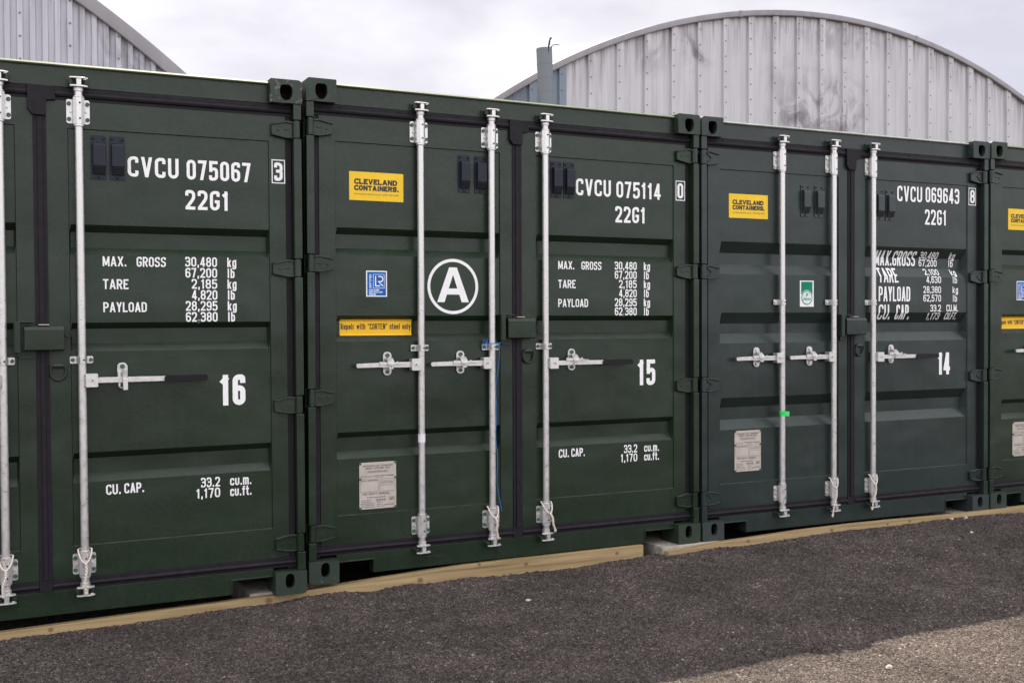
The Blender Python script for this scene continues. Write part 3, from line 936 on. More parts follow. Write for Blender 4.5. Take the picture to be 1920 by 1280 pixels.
def lockbox_mesh(kind):
    mb = MB(); m = kind.paint
    # hinged cover box on the right-hand door
    prof = [(0.0480, 1.252), (0.004, 1.252), (-0.002, 1.257), (-0.002, 1.348), (0.006, 1.362), (0.0480, 1.368)]
    mb.prism_x(prof[::-1], 1.140, 1.308, m)
    mb.box(1.200, 1.246, 0.006, 0.040, 1.3690, 1.3735, 'plate')
    # small wire hook at the right end
    mb.tube([(1.309, 0.030, 1.335), (1.318, 0.030, 1.318), (1.330, 0.030, 1.310), (1.340, 0.032, 1.318), (1.342, 0.036, 1.345)], 0.0028, m, 8)
    return mb

def lockbracket_mesh(kind):
    mb = MB(); m = kind.paint
    mb.box(1.096, 1.101, 0.000, 0.0495, 1.244, 1.386, m)
    mb.box(1.1012, 1.124, 0.000, 0.004, 1.244, 1.386, m)
    mb.box(1.1012, 1.182, 0.004, 0.0495, 1.3815, 1.386, m)
    mb.box(1.118, 1.176, 0.041, 0.0495, 1.214, 1.2265, m)
    mb.box(1.110, 1.124, 0.030, 0.0495, 1.2270, 1.2435, m)
    return mb

def ring_mesh(kind):
    mb = MB(); m = kind.paint
    mb.prism_x([(0.0495, 1.168), (0.034, 1.170), (0.030, 1.180), (0.034, 1.190), (0.0495, 1.192)][::-1], 1.262, 1.302, m)
    pts = [(1.254, 0.036, 1.180)]
    for k in range(13):
        a = math.radians(180 + 180 * k / 12)
        pts.append((1.283 + 0.033 * math.cos(a), 0.038, 1.148 + 0.034 * math.sin(a)))
    pts.append((1.312, 0.036, 1.180))
    mb.tube(pts, 0.0062, m, 10, closed=True)
    return mb

def header_mesh(kind):
    mb = MB(); m = kind.paint
    # rail with a drip lip rolled forward along its top edge
    sec = [(0.050, 2.4735), (0.050, 2.5640), (0.140, 2.5640), (0.140, 2.4735)]
    mb.prism_x(sec[::-1], 0.1615, CW - 0.1615, m)
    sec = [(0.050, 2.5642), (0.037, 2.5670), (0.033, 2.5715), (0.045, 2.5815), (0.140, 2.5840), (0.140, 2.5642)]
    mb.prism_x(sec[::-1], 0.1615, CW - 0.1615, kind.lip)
    return mb

def sill_mesh(kind):
    mb = MB(); m = kind.paint
    a, b, c, d = 0.1615, 0.362, 2.070, CW - 0.1615
    p = [(b, 0.020), (c, 0.020), (c, 0.090), (d, 0.090), (d, 0.1315), (a, 0.1315), (a, 0.090), (b, 0.090)]
    mb.prism(p, 0.050, 0.120, m)
    for u, v, w in ((a, b + 0.006, 0), (c - 0.006, d, 0)):
        mb.box(u, v, 0.042, 0.0498, 0.090, 0.0965, m)
    mb.box(b - 0.0005, b + 0.006, 0.044, 0.0498, 0.022, 0.0895, m)
    mb.box(c - 0.006, c + 0.0005, 0.044, 0.0498, 0.022, 0.0895, m)
    return mb

def shell_mesh(kind):
    mb = MB(); m = kind.paint
    ys = [0.152]
    offs = [0.0]
    y = 0.20
    while y < CL - 0.3:
        ys += [y, y + 0.07, y + 0.138, y + 0.208]; offs += [0, 0.036, 0.036, 0]
        y += 0.278
    ys.append(CL - 0.05); offs.append(0)
    for s in (0, 1):
        X = (lambda d: 0.014 + d) if s == 0 else (lambda d: CW - 0.014 - d)
        vs = [(X(o), yy, 0.16) for yy, o in zip(ys, offs)] + [(X(o), yy, 2.53) for yy, o in zip(ys, offs)]
        n = len(ys)
        fs = [(i, i + 1, n + i + 1, n + i) if s else (i + 1, i, n + i, n + i + 1) for i in range(n - 1)]
        mb.add(vs, fs, m)
        x0, x1 = (0.004, 0.060) if s == 0 else (CW - 0.060, CW - 0.004)
        mb.box(x0, x1, 0.179, CL - 0.18, 2.5305, 2.588, m)
        mb.box(x0, x1, 0.179, CL - 0.18, 0.020, 0.1595, m)
    mb.box(0.0605, CW - 0.0605, 0.1405, CL - 0.05, 2.574, 2.582, m)
    mb.box(0.0605, CW - 0.0605, 0.121, CL - 0.05, 0.140, 0.158, 'darkwood')
    mb.box(0.0605, CW - 0.0605, CL - 0.049, CL - 0.01, 0.03, 2.586, m)
    y = 0.45
    while y < CL - 0.4:
        mb.box(0.062, CW - 0.062, y, y + 0.05, 0.035, 0.1395, m); y += 0.35
    return mb

# ------------------------------------------------------------------ stickers and lettering
def yellow_sticker(kind, side, x0, z0):
    mb = MB(); y = PANEL_Y - 0.0012
    w, h = 0.301, 0.150
    mb.sheet(rounded(x0, x0 + w, z0, z0 + h, 0.002, 2), y, 'yellow')
    flat = lambda x, z: y
    text(mb, '(LEVELAND', x0 + .027, x0 + .266, z0 + .0845, .0290, .0078, 'ink', flat, .0008, 1, .10)
    text(mb, '(ONTAINERS.', x0 + .027, x0 + .275, z0 + .0520, .0275, .0076, 'ink', flat, .0008, 1, .10)
    text(mb, 'clevelandcontainers.co.uk | 0330 825 5686', x0 + .027, x0 + .274, z0 + .0300, .0088, .0014, 'faint', flat, .0008, 1, .30)
    return mb

def repair_sticker(kind, side, x0, z0, x1, z1):
    mb = MB(); base = surf_fn(kind, side)
    zs = [z0 + (z1 - z0) * i / 16 for i in range(17)]
    vs = []
    for z in zs:
        for x in (x0, x1):
            vs.append((x, base((x0 + x1) / 2, z) - 0.0015, z))
    mb.add(vs, [(2 * i, 2 * i + 1, 2 * i + 3, 2 * i + 2) for i in range(16)], 'orange')
    sf = lambda x, z: base((x0 + x1) / 2, z)
    hh = (z1 - z0)
    text(mb, 'Repair with "CORTEN" steel only', x0 + .006, x1 - .004, z0 + hh * .38, hh * .36, .0044, 'ink', sf, .0022, .012, .30)
    return mb

def class_sticker(x0, z0):
    mb = MB(); y = PANEL_Y - 0.0012
    w, h = 0.116, 0.137
    mb.sheet([(x0, z0), (x0 + w, z0), (x0 + w, z0 + h), (x0, z0 + h)], y, 'white')
    b = .006
    mb.sheet([(x0 + b, z0 + b), (x0 + w - b, z0 + b), (x0 + w - b, z0 + h - b), (x0 + b, z0 + h - b)], y - .0006, 'blue')
    flat = lambda x, z: y
    fx0, fx1, fz0, fz1 = x0 + .039, x0 + .100, z0 + .045, z0 + .118
    ribbon(mb, [(fx0, fz0), (fx1, fz0), (fx1, fz1), (fx0, fz1), (fx0, fz0)], True, .0022, 'white', flat, .0012)
    ribbon(mb, [(x0 + .052, z0 + .109), (x0 + .052, z0 + .057), (x0 + .078, z0 + .057)], False, .0062, 'white', flat, .0013)
    pts, cl = path_pts([(0, 1), (1, 1, H), (1, .47, H), (0.05, .47), (1.05, 0)], lambda t: x0 + .067 + t * .025, lambda t: z0 + .056 + t * .051, 1)
    ribbon(mb, pts, cl, .0060, 'white', flat, .0015)
    text(mb, 'CONTAINER', x0 + .015, x0 + .072, z0 + .0310, .0080, .0019, 'white', flat, .0014, 1, .3)
    text(mb, 'CERTIFICATION', x0 + .015, x0 + .090, z0 + .0200, .0080, .0019, 'white', flat, .0014, 1, .3)
    text(mb, 'SCHEME', x0 + .015, x0 + .054, z0 + .0090, .0080, .0019, 'white', flat, .0014, 1, .3) if 'H' in G else None
    # upright word, turned a quarter turn
    t = MB()
    text(t, 'CERTIFIED', 0, .074, 0, .0105, .0024, 'white', lambda x, z: 0.0, 0.0, 1, .3)
    t.v = [(x0 + .028 - vz, y - .0014 + vy, z0 + .044 + vx) for vx, vy, vz in t.v]
    for f, mi in zip(t.f, t.mi):
        mb.add([t.v[i] for i in f], [tuple(range(len(f)))], t.mats[mi])
    return mb

def inspection_sticker(x0, z0):
    mb = MB(); y = PANEL_Y - 0.0012
    w, h = 0.113, 0.168
    mb.sheet([(x0, z0), (x0 + w, z0), (x0 + w, z0 + h), (x0, z0 + h)], y, 'white')
    mb.sheet([(x0 + .010, z0 + .078), (x0 + w - .010, z0 + .078), (x0 + w - .010, z0 + h - .007), (x0 + .010, z0 + h - .007)], y - .0005, 'jade')
    cx, cz = x0 + w / 2, z0 + .058
    mb.sheet(ellipse(cx, cz, .0465, .0495), y - .0010, 'white')
    mb.sheet(ellipse(cx, cz, .0445, .0465), y - .0015, 'jade')
    mb.sheet(ellipse(cx, cz, .0390, .0405), y - .0020, 'jadepale')
    flat = lambda x, z: y
    text(mb, 'DEKRA', cx - .030, cx + .030, z0 + .042, .0145, .0028, 'jade', flat, .0027, 1, .28)
    ribbon(mb, [(cx - .007, cz + .029), (cx + .006, cz + .020), (cx - .008, cz + .010)], False, .006, 'jade', flat, .0027)
    return mb
G['('] = (1, [[(1, .92), (1, 1, H), (0, 1, H), (0, 0, H), (1, 0, H), (1, .08)]])
G['H'] = (1, [[(0, 0), (0, 1)], [(1, 0), (1, 1)], [(0, .5), (1, .5)]])

def data_plate(x0, z0, w, h):
    mb = MB(); y = PANEL_Y - 0.0005
    mb.prism(rounded(x0, x0 + w, z0, z0 + h, .004, 2), y - .003, y, 'plate')
    fy = y - .003; flat = lambda x, z: fy
    X = lambda t: x0 + t * w
    Z = lambda t: z0 + t * h
    T = lambda s, a, b, t, hh, wd=.0016: text(mb, s, X(a), X(b), Z(t), hh, wd, 'plateink', flat, .0008, 1, .35)
    T('APPROVED FOR TRANSPORT', .09, .92, .905, .0095, .0017)
    T('UNDER CUSTOMS SEAL', .16, .85, .855, .0095, .0017)
    T('CSC SAFETY APPROVAL', .10, .82, .300, .0105, .0019)
    def box(a, b, c, d, wd=.0009): ribbon(mb, [(X(a), Z(c)), (X(b), Z(c)), (X(b), Z(d)), (X(a), Z(d)), (X(a), Z(c))], True, wd, 'plateink', flat, .0009)
    def line(a, b, c, wd=.0010): ribbon(mb, [(X(a), Z(c)), (X(b), Z(c))], False, wd, 'plateink', flat, .0010)
    box(.20, .80, .775, .825); box(.03, .52, .375, .60); box(.55, .97, .375, .60); box(.80, .96, .10, .24); box(.45, .72, .16, .21)
    for a, b, c in ((.03, .97, .715), (.03, .97, .64), (.55, .97, .50), (.03, .97, .355)): line(a, b, c)
    r = random.Random(5)
    def dashes(a, b, c, wd):      # rows of print too small to read
        x = a
        while x < b:
            q = min(b, x + r.uniform(.015, .05)); line(x, q, c, wd); x = q + .014
    for a, b, c, wd in ((.24, .76, .80, .005), (.04, .34, .69, .003), (.36, .70, .705, .003), (.40, .66, .675, .0025), (.74, .95, .70, .0045), (.04, .2, .615, .003), (.24, .5, .615, .005),
                        (.58, .93, .57, .0025), (.58, .93, .545, .0025), (.2, .7, .25, .0045), (.05, .32, .19, .003), (.05, .30, .155, .003), (.05, .37, .12, .0035), (.05, .40, .085, .0035), (.05, .42, .045, .0035),
                        (.46, .70, .185, .006), (.47, .62, .13, .0035), (.47, .62, .09, .0035), (.47, .68, .05, .003), (.82, .94, .21, .006), (.82, .93, .18, .006), (.66, .95, .075, .004)):
        dashes(a, b, c, wd)
    for a in (.02, .98):
        for c in (.02, .65, .98):
            mb.disc_bolt(X(a), fy, Z(c), .0065, .004, 'bolt', 10)
    return mb

def lettering_green(serial, check, number, nx):
    """white markings on the right-hand door of a dark green container"""
    out = []
    sf = surf_fn(KA, 'R')
    def blk(fn):
        mb = MB(); fn(mb); out.append(mb)
    def t(mb, *a, **k):
        own = mb is None
        if own: mb = MB()
        text(mb, *a, 'white', sf, step=.008, **k)
        if own: out.append(mb)
    def serial_(mb):
        a, b = serial.split(' ')
        t(mb, a, 1.603, 1.838, 2.075, .096, .0148, gap=.36)
        t(mb, b, 1.876, 2.187, 2.074, .096, .0148, gap=.36)
        t(mb, '22G1', 1.868, 2.077, 1.928, .095, .0148, gap=.36)
    serial_(None)
    def check_(mb):
        ribbon(mb, [(2.293, 2.077), (2.356, 2.077), (2.356, 2.192), (2.293, 2.192), (2.293, 2.077)], True, .0048, 'white', sf, .0012)
        t(mb, check, 2.303, 2.346, 2.088, .092, .0150)
    blk(check_)
    def weights(mb):
        h, wd = .0470, .0070
        t(mb, 'MAX.', 1.485, 1.592, 1.646, h, wd); t(mb, 'GROSS', 1.638, 1.773, 1.646, h, wd)
        t(mb, 'TARE', 1.485, 1.600, 1.538, h, wd); t(mb, 'PAYLOAD', 1.485, 1.682, 1.429, h, wd)
        for i, (s, x0) in enumerate((('30,480', 1.864), ('67,200', 1.864), ('2,185', 1.893), ('4,820', 1.893), ('28,295', 1.864), ('62,380', 1.864))):
            z = 1.6500 - .0538 * i
            t(mb, s, x0, 2.016, z, h, .0069)
            t(mb, 'kg' if i % 2 == 0 else 'lb', 2.066, 2.110 if i % 2 == 0 else 2.101, z, h, .0069, gap=.4)
    weights(None)
    def cap(mb):
        h, wd = .0480, .0073
        t(mb, 'CU.', 1.486, 1.553, .563, h, wd); t(mb, 'CAP.', 1.568, 1.659, .564, h, wd)
        t(mb, '33.2', 1.926, 2.018, .566, .0475, .0069); t(mb, '1,170', 1.903, 2.018, .513, .0475, .0069)
        t(mb, 'cu.m.', 2.067, 2.173, .566, .0475, .0069); t(mb, 'cu.ft.', 2.067, 2.173, .513, .0475, .0069)
    cap(None)
    def num(mb):
        t(mb, number, nx, nx + .124, .965, .152, (.0262 if number == '16' else .0240), gap=.40)
    blk(num)
    return out

def lettering_grey():
    out = []
    sf = surf_fn(KB, 'R')
    def t(mb, *a, **k):
        own = mb is None
        if own: mb = MB()
        text(mb, *a, 'white', sf, step=.004, off=.0030, **k)
        if own: out.append(mb)
    mb = None
    t(mb, 'CVCU', 1.626, 1.852, 2.150, .104, .0146, gap=.36); t(mb, '069643', 1.884, 2.200, 2.153, .104, .0146, gap=.36)
    t(mb, '22G1', 1.878, 2.077, 2.000, .104, .0146, gap=.36)
    mb = MB()
    ribbon(mb, [(2.287, 2.151), (2.352, 2.151), (2.352, 2.268), (2.287, 2.268), (2.287, 2.151)], True, .0048, 'white', sf, .0012)
    t(mb, '8', 2.297, 2.342, 2.163, .093, .0150)
    out.append(mb)
    mb = None
    h, wd = .100, .0125
    t(mb, 'MAX.GROSS', 1.462, 1.828, 1.716, h, wd); t(mb, 'TARE', 1.462, 1.640, 1.600, h, wd)
    t(mb, 'PAYLOAD', 1.463, 1.745, 1.474, h, wd); t(mb, 'CU.', 1.463, 1.580, 1.352, h, wd); t(mb, 'CAP.', 1.620, 1.752, 1.352, h, wd)
    rows = (('30,480', 1.862, 1.768), ('67,200', 1.862, 1.716), ('2,100', 1.892, 1.656), ('4,630', 1.892, 1.601), ('28,380', 1.865, 1.532), ('62,570', 1.865, 1.474), ('33.2', 1.930, 1.405), ('1,173', 1.910, 1.350))
    for i, (s, x0, z) in enumerate(rows):
        hh = .0425 if i == 2 else .0470
        t(mb, s, x0, 2.029, z, hh, .0068)
        if i < 6: t(mb, 'kg' if i % 2 == 0 else 'lb', 2.139, 2.190 if i % 2 == 0 else 2.181, z, hh, .0068, gap=.4)
    t(mb, 'CU.M.', 2.080, 2.190, 1.405,   .0480, .0068); t(mb, 'CU.FT.', 2.080, 2.192, 1.350,   .0480, .0068)
    t(mb, '14', 2.000, 2.115, .970, .152, .0270, gap=.24)
    return out

# ------------------------------------------------------------------ containers
BARS = (0.630, 1.050, 1.386)
CACHE = {}
def part(key, name, make, parent, bevel=0.0, smooth=None):
    """first call builds the mesh, later calls copy the object"""
    if key in CACHE:
        o = CACHE[key].copy()
        COL.objects.link(o)
        o.parent = parent
        for k in ('label', 'group'):
            if k in o: del o[k]
    else:
        o = make().build(name, parent, bevel, smooth)
        CACHE[key] = o
    return o

def container(tag_id, kind, origin, yaw, roll, label, left_extra, letter_blocks, worn=False, corner_label=None):
    root = bpy.data.objects.new('shipping_container', None)
    root.empty_display_size = 0.3
    COL.objects.link(root)
    c, s = math.cos(yaw), math.sin(yaw); cr, sr = math.cos(roll), math.sin(roll)
    X = Vector((cr * c, cr * s, -sr)); Y = Vector((-s, c, 0)); Z = Vector((sr * c, sr * s, cr))
    m = Matrix((X, Y, Z)).transposed().to_4x4()
    m.translation = Vector(origin)
    root.matrix_world = m
    tag(root, label, 'shipping container', 'green shipping containers in a row')
    k = kind.paint
    part(k + 'shell', 'container_shell', lambda: shell_mesh(kind), root)
    for left in (1, 0):
        for top in (1, 0):
            mat = 'cast_worn' if (worn and top and not left) else kind.cast
            o = part(f'{mat}cast{left}{top}', 'corner_casting', lambda: casting_mesh(left, top, mat), root, 0.003, 35)
            if worn and top and not left: o['label'] = 'corner casting with chipped paint and bare rusty edge'
        part(f'{k}post{left}', 'corner_post', lambda: post_mesh(kind, left), root, 0.003)
    part(k + 'header', 'header_rail', lambda: header_mesh(kind), root, 0.0015)
    part(k + 'sill', 'door_sill', lambda: sill_mesh(kind), root, 0.002)
    for x in BARS:
        for top in (1, 0):
            part(f'{k}keep{x}{top}', 'cam_keeper', lambda: keeper_mesh(kind, x, top), root, 0.002)
    hz = 1.117 if kind is KA else 1.111
    for side in 'LR':
        d = part(f'{k}door{side}', 'door', lambda: door_mesh(kind, side), root)
        part(f'gasket{side}', 'gasket', lambda: gasket_mesh(side), d, 0.003, 40)
        for z in HZ:
            part(f'{k}hinge{side}{z}', 'hinge', lambda: hinge_mesh(kind, side == 'L', z), d, 0.0022, 45)
        bars = BARS[:2] if side == 'L' else BARS[2:]
        for x in bars:
            part(f'bar{x}', 'locking_bar', lambda: bar_mesh(x), d, 0.0012, 40)
            part(f'{k}sleeveT{x}', 'bar_bracket', lambda: sleeve_mesh(x, 2.300, 2.424, kind.right_flange), d, 0.0012, 30)
            part(f'{k}sleeveB{x}', 'bar_bracket', lambda: sleeve_mesh(x, 0.196, 0.305, kind.right_flange), d, 0.0012, 30)
            part(f'{k}mid{x}', 'bar_bracket', lambda: mid_bracket_mesh(x, kind.mid, kind.right_flange), d, 0.0012, 30)
        if side == 'L':
            for x, xe, cx in ((BARS[0], 0.262, 0.445), (BARS[1], 0.680, 0.868)):
                part(f'{k}handle{x}', 'door_handle', lambda: handle_mesh(x, xe, hz + .002, None), d, 0.0015)
                part(f'{k}catch{x}', 'handle_catch', lambda: catch_mesh(cx, hz + .008, False, True, 'bolt' if kind is KA else 'galv'), d, 0.0015, 30)
            vx = (0.898, 0.995) if kind is KA else (0.838, 0.950)
        else:
            part(f'{k}handleR', 'door_handle', lambda: handle_mesh(BARS[2], 1.955, hz - .006, (1.752, 1.955)), d, 0.0015)
            tall = (tag_id == 16)
            part(f'{k}catchR{tall}', 'handle_catch', lambda: catch_mesh(1.566, hz + .010, tall, False, 'bolt' if kind is KA else 'galv'), d, 0.0015, 30)
            vx = (1.473, 1.556) if kind is KA else (1.463, 1.556)
            part(k + 'lockbox', 'lock_box', lambda: lockbox_mesh(kind), d, 0.002)
            part(k + 'ring', 'tie_ring', lambda: ring_mesh(kind), d, 0.0, 40)
        if side == 'L':
            part(k + 'lockbracket', 'lock_bracket', lambda: lockbracket_mesh(kind), d, 0.0015)
        vm = 'vent' if kind is KA else 'ventgrey'
        for x in vx:
            part(f'{k}vent{x}', 'vent', lambda: vent_mesh(x, 2.157 if kind is KA else 2.118, PANEL_Y, vm), d, 0.0015)
        if side == 'L':
            for name, mk in left_extra: mk().build(name, d)
        else:
            for mb in letter_blocks: mb.build('lettering', d)
    return root

M['ventgrey'] = simple('grey_green_plastic_vent', (0.020, 0.028, 0.029), 0.45, 0, 0.2)

def circle_letter():
    mb = MB(); flat = lambda x, z: PANEL_Y
    cx, cz = 0.8305, 1.539
    ring(mb, cx, cz, 0.1425, 0.1425, 0.0165, 'white', flat)
    # heavy capital A
    w, h = 0.094, 0.19
    z0 = cz - 0.086
    outer = [(cx - w, z0), (cx - .022, z0 + h), (cx + .022, z0 + h), (cx + w, z0), (cx + w - .043, z0), (cx + .030, z0 + .046), (cx - .030, z0 + .046), (cx - w + .043, z0)]
    # three solid bars meeting edge to edge
    y = PANEL_Y - .0012
    A = lambda P: mb.sheet(P, y, 'white')
    def lerp(a, b, t): return (a[0] + (b[0] - a[0]) * t, a[1] + (b[1] - a[1]) * t)
    bl, tl, tr, br = (cx - w, z0), (cx - .023, z0 + h), (cx + .023, z0 + h), (cx + w, z0)
    ib_l, ib_r = (cx - w + .043, z0), (cx + w - .043, z0)
    apex = (cx, z0 + h - .040)
    la, lb = lerp(ib_l, apex, .28), lerp(ib_l, apex, .50)
    ra, rb = lerp(ib_r, apex, .28), lerp(ib_r, apex, .50)
    A([bl, ib_l, la, lb, apex, tl])
    A([br, tr, apex, rb, ra, ib_r])
    A([tl, apex, tr])
    A([la, ra, rb, lb])
    return mb

ORG = {16: ((-2.4550, -0.0132, -0.0388), -0.00712, -0.00411), 15: ((0, 0, 0), 0, 0),
       14: ((2.4532, 0.0018, -0.0016), -0.01415, -0.00177), 13: ((4.896, -0.0397, 0.0090), -0.00048, -0.00200)}

container(16, KA, *ORG[16], 'dark green container with large white number 16 and serial 075067 on its door', [],
          lettering_green('CVCU 075067', '3', '16', 2.024), worn=True)
C15 = [('sticker', lambda: yellow_sticker(KA, 'L', 0.243, 1.985)), ('sticker', lambda: class_sticker(0.333, 1.480)),
       ('lettering', circle_letter), ('sticker', lambda: repair_sticker(KA, 'L', 0.197, 1.275, 0.598, 1.360)),
       ('data_plate', lambda: data_plate(0.289, 0.357, 0.205, 0.247))]
container(15, KA, *ORG[15], 'dark green container with white letter A in a circle and number 15', C15,
          lettering_green('CVCU 075114', '0', '15', 2.023))
C14 = [('sticker', lambda: yellow_sticker(KB, 'L', 0.241, 1.989)), ('sticker', lambda: inspection_sticker(0.798, 1.437)),
       ('data_plate', lambda: data_plate(0.281, 0.404, 0.203, 0.256))]
container(14, KB, *ORG[14], 'grey green container with deep door ribs, number 14 and green and white inspection sticker', C14, lettering_grey())
C13 = [('sticker', lambda: yellow_sticker(KA, 'L', 0.236, 1.985)), ('sticker', lambda: class_sticker(0.326, 1.480)),
       ('sticker', lambda: repair_sticker(KA, 'L', 0.180, 1.275, 0.581, 1.360)), ('data_plate', lambda: data_plate(0.286, 0.356, 0.205, 0.245))]
container(13, KA, *ORG[13], 'green container at the far right end of the row, cut off by the photo edge', C13, [])

# ------------------------------------------------------------------ ropes, cord, tape
def at(cid, x, y, z):
    o, yaw, roll = ORG[cid]
    c, s = math.cos(yaw), math.sin(yaw); cr, sr = math.cos(roll), math.sin(roll)
    xr = x * cr + z * sr; zr = -x * sr + z * cr
    return Vector((o[0] + xr * c - y * s, o[1] + xr * s + y * c, o[2] + zr))

def rope(cid, x, label, sway, low, twist=True):
    mb = MB(); yb = 0.0235
    # slack loop hung round the top of the lower bracket
    loop = []
    for k in range(25):
        a = 2 * math.pi * k / 24
        fx = math.sin(a); fy = -math.cos(a)
        z = 0.318 - 0.050 * max(0, -fy) ** 1.5 * -1 * -1 if fy > 0 else 0.318 - 0.055 * (-fy) ** 1.6 * (1 if True else 1)
        if fy < 0: pass
        loop.append((x + 0.0300 * fx + sway * 0.25 * max(0, -fy), yb - 0.0305 * math.cos(a), 0.320 - 0.060 * max(0.0, math.cos(a)) ** 1.4))
    loop = [at(cid, *p) for p in loop[:-1]]
    mb.tube(loop, 0.0042, 'rope', 8, closed=True)
    n = 40
    x0, z0 = x + sway * 0.25, 0.262
    for ph in (0, math.pi):
        pts = []
        for i in range(n + 1):
            t = i / n
            z = z0 + (low - z0) * t
            xx = x0 + sway * t + 0.004 * math.sin(t * 7)
            a = ph + t * 26
            y = -0.0115 - 0.010 * math.sin(t * 3.0)
            pts.append(at(cid, xx + 0.0032 * math.cos(a), y + 0.0032 * math.sin(a), z))
        mb.tube(pts, 0.0036, 'rope', 7)
    mb.tube([at(cid, x0 + sway, -0.012, low + 0.006), at(cid, x0 + sway + .002, -0.013, low - 0.004), at(cid, x0 + sway + .001, -0.012, low - 0.012)], [0.006, 0.008, 0.004], 'rope', 9)
    # stand the thing on its own origin
    o = mb.build('rope_tie', None, 0, 60)
    org = at(cid, x, yb, low)
    o.data.transform(Matrix.Translation(-org)); o.location = org
    tag(o, label, 'rope', 'rope ties on the feet of the locking bars')
    return o
rope(16, BARS[2], 'white twisted rope hanging straight down the only bar of the right door numbered 16', 0.0, 0.125)
rope(16, BARS[1], 'white rope tie on the bar foot at the extreme left edge of the photo', -0.012, 0.15)
rope(15, BARS[1], 'white twisted rope under the end of the thin blue cord', 0.010, 0.160)
rope(15, BARS[2], 'white twisted rope on the bar foot below the door numbered 15', 0.030, 0.165)
rope(14, BARS[1], 'pale rope hanging on the left side of its bar foot, below the green inspection sticker', -0.034, 0.085)
rope(14, BARS[2], 'pale rope slanting down to the left from the bar foot of the door numbered 14', -0.034, 0.105)

mb = MB()
xb = BARS[1]
pts = [at(15, xb - .048, .030, 1.212)]
r2 = random.Random(3)
for i in range(16):      # knot bundle by the bracket
    pts.append(at(15, xb - .040 + r2.uniform(-.016, .016), .024 + r2.uniform(-.010, .010), 1.215 + r2.uniform(-.020, .042)))
pts += [at(15, xb - .022, .002, 1.226), at(15, xb, -.006, 1.2275), at(15, xb + .030, .004, 1.226), at(15, xb + .052, .020, 1.228)]
for i in range(5):
    pts.append(at(15, xb + .042 + r2.uniform(-.012, .012), .026 + r2.uniform(-.008, .008), 1.212 + r2.uniform(-.02, .02)))
n = 46
for i in range(n + 1):
    t = i / n
    pts.append(at(15, xb + .043 - .024 * math.sin(t * 2.9) + .004 * math.sin(t * 21) + .016 * t ** 6, .020 + .008 * math.sin(t * 8), 1.185 - .895 * t))
mb.tube(pts, 0.0018, 'cord', 6)
o = mb.build('cord', None, 0, 60)
org = at(15, xb, .02, 1.2); o.data.transform(Matrix.Translation(-org)); o.location = org
tag(o, 'thin blue cord knotted round a lock bar bracket and hanging down', 'cord')

def wrap(name, cid, x, z0, z1, flag, mat, label, cat):
    mb = MB(); r = 0.0190; yb = 0.0235; pts = []
    for k in range(19):
        a = math.radians(-200 + 220 * k / 18)
        pts.append((x + r * math.cos(a), yb + r * math.sin(a)))
    for f in flag: pts.append((x + f[0], yb + f[1]))
    n = len(pts); V = []
    for lay in (0, 1):
        for i, (px, py) in enumerate(pts):
            d = 0.0007 * lay
            nx, ny = (px - x), (py - yb)
            q = math.hypot(nx, ny)
            sag = 0.0 if i < 19 else -0.003 * (i - 18)
            for z in (z0, z1):
                V.append(at(cid, px + nx / q * d, py + ny / q * d, z + sag))
    F = []
    for i in range(n - 1):
        F.append((2 * i, 2 * i + 2, 2 * i + 3, 2 * i + 1))
        o2 = 2 * n
        F.append((o2 + 2 * i + 1, o2 + 2 * i + 3, o2 + 2 * i + 2, o2 + 2 * i))
        F.append((2 * i + 1, 2 * i + 3, o2 + 2 * i + 3, o2 + 2 * i + 1))
        F.append((2 * i + 2, 2 * i, o2 + 2 * i, o2 + 2 * i + 2))
    F.append((0, 1, 2 * n + 1, 2 * n)); e = 2 * n - 2
    F.append((e + 1, e, 2 * n + e, 2 * n + e + 1))
    mb.add(V, F, mat)
    o = mb.build(name, None, 0, 40)
    org = at(cid, x, yb, z0); o.data.transform(Matrix.Translation(-org)); o.location = org
    return tag(o, label, cat)
wrap('tape_flag', 14, BARS[0], 0.744, 0.776, [(.030, .010), (.044, .006), (.062, .008)], 'tape', 'strip of bright green tape wrapped round a galvanised lock bar', 'tape')
wrap('paper_scrap', 15, BARS[0], 0.700, 0.745, [], 'labelwhite', 'torn white paper scrap stuck round a lock bar beside the data plate', 'paper')

# ------------------------------------------------------------------ timber, blocks
def plank(pts, y0, y1, zb, label):
    mb = MB()
    P = [(x, z) for x, z in pts]
    poly = [(P[0][0], zb), (P[-1][0], zb)] + P[::-1]
    mb.prism(poly, y0, y1, 'wood')
    o = mb.build('timber_plank', None, 0.003)
    return tag(o, label, 'plank', 'timber edging planks')
plank([(-4.2, -0.115), (-2.6, -0.10), (-1.43, -0.068), (-1.13, -0.060), (-0.73, -0.050), (-0.39, -0.043), (-0.16, -0.040), (0.01, -0.031), (0.18, -0.023), (0.36, -0.013),
       (0.63, 0.000), (0.88, 0.0095), (1.2, 0.0125), (2.045, 0.0140)], 0.030, 0.074, -0.22, 'long pale timber plank on edge under the containers numbered 16 and 15')
plank([(2.160, -0.022), (2.30, -0.020), (2.54, 0.000), (2.82, 0.007), (3.16, 0.018), (3.605, 0.022), (3.98, 0.019), (4.42, 0.012), (4.83, 0.013), (5.3, 0.016), (7.4, 0.02)],
      -0.062, -0.018, -0.22, 'pale timber plank on edge along the gravel under the container numbered 14')

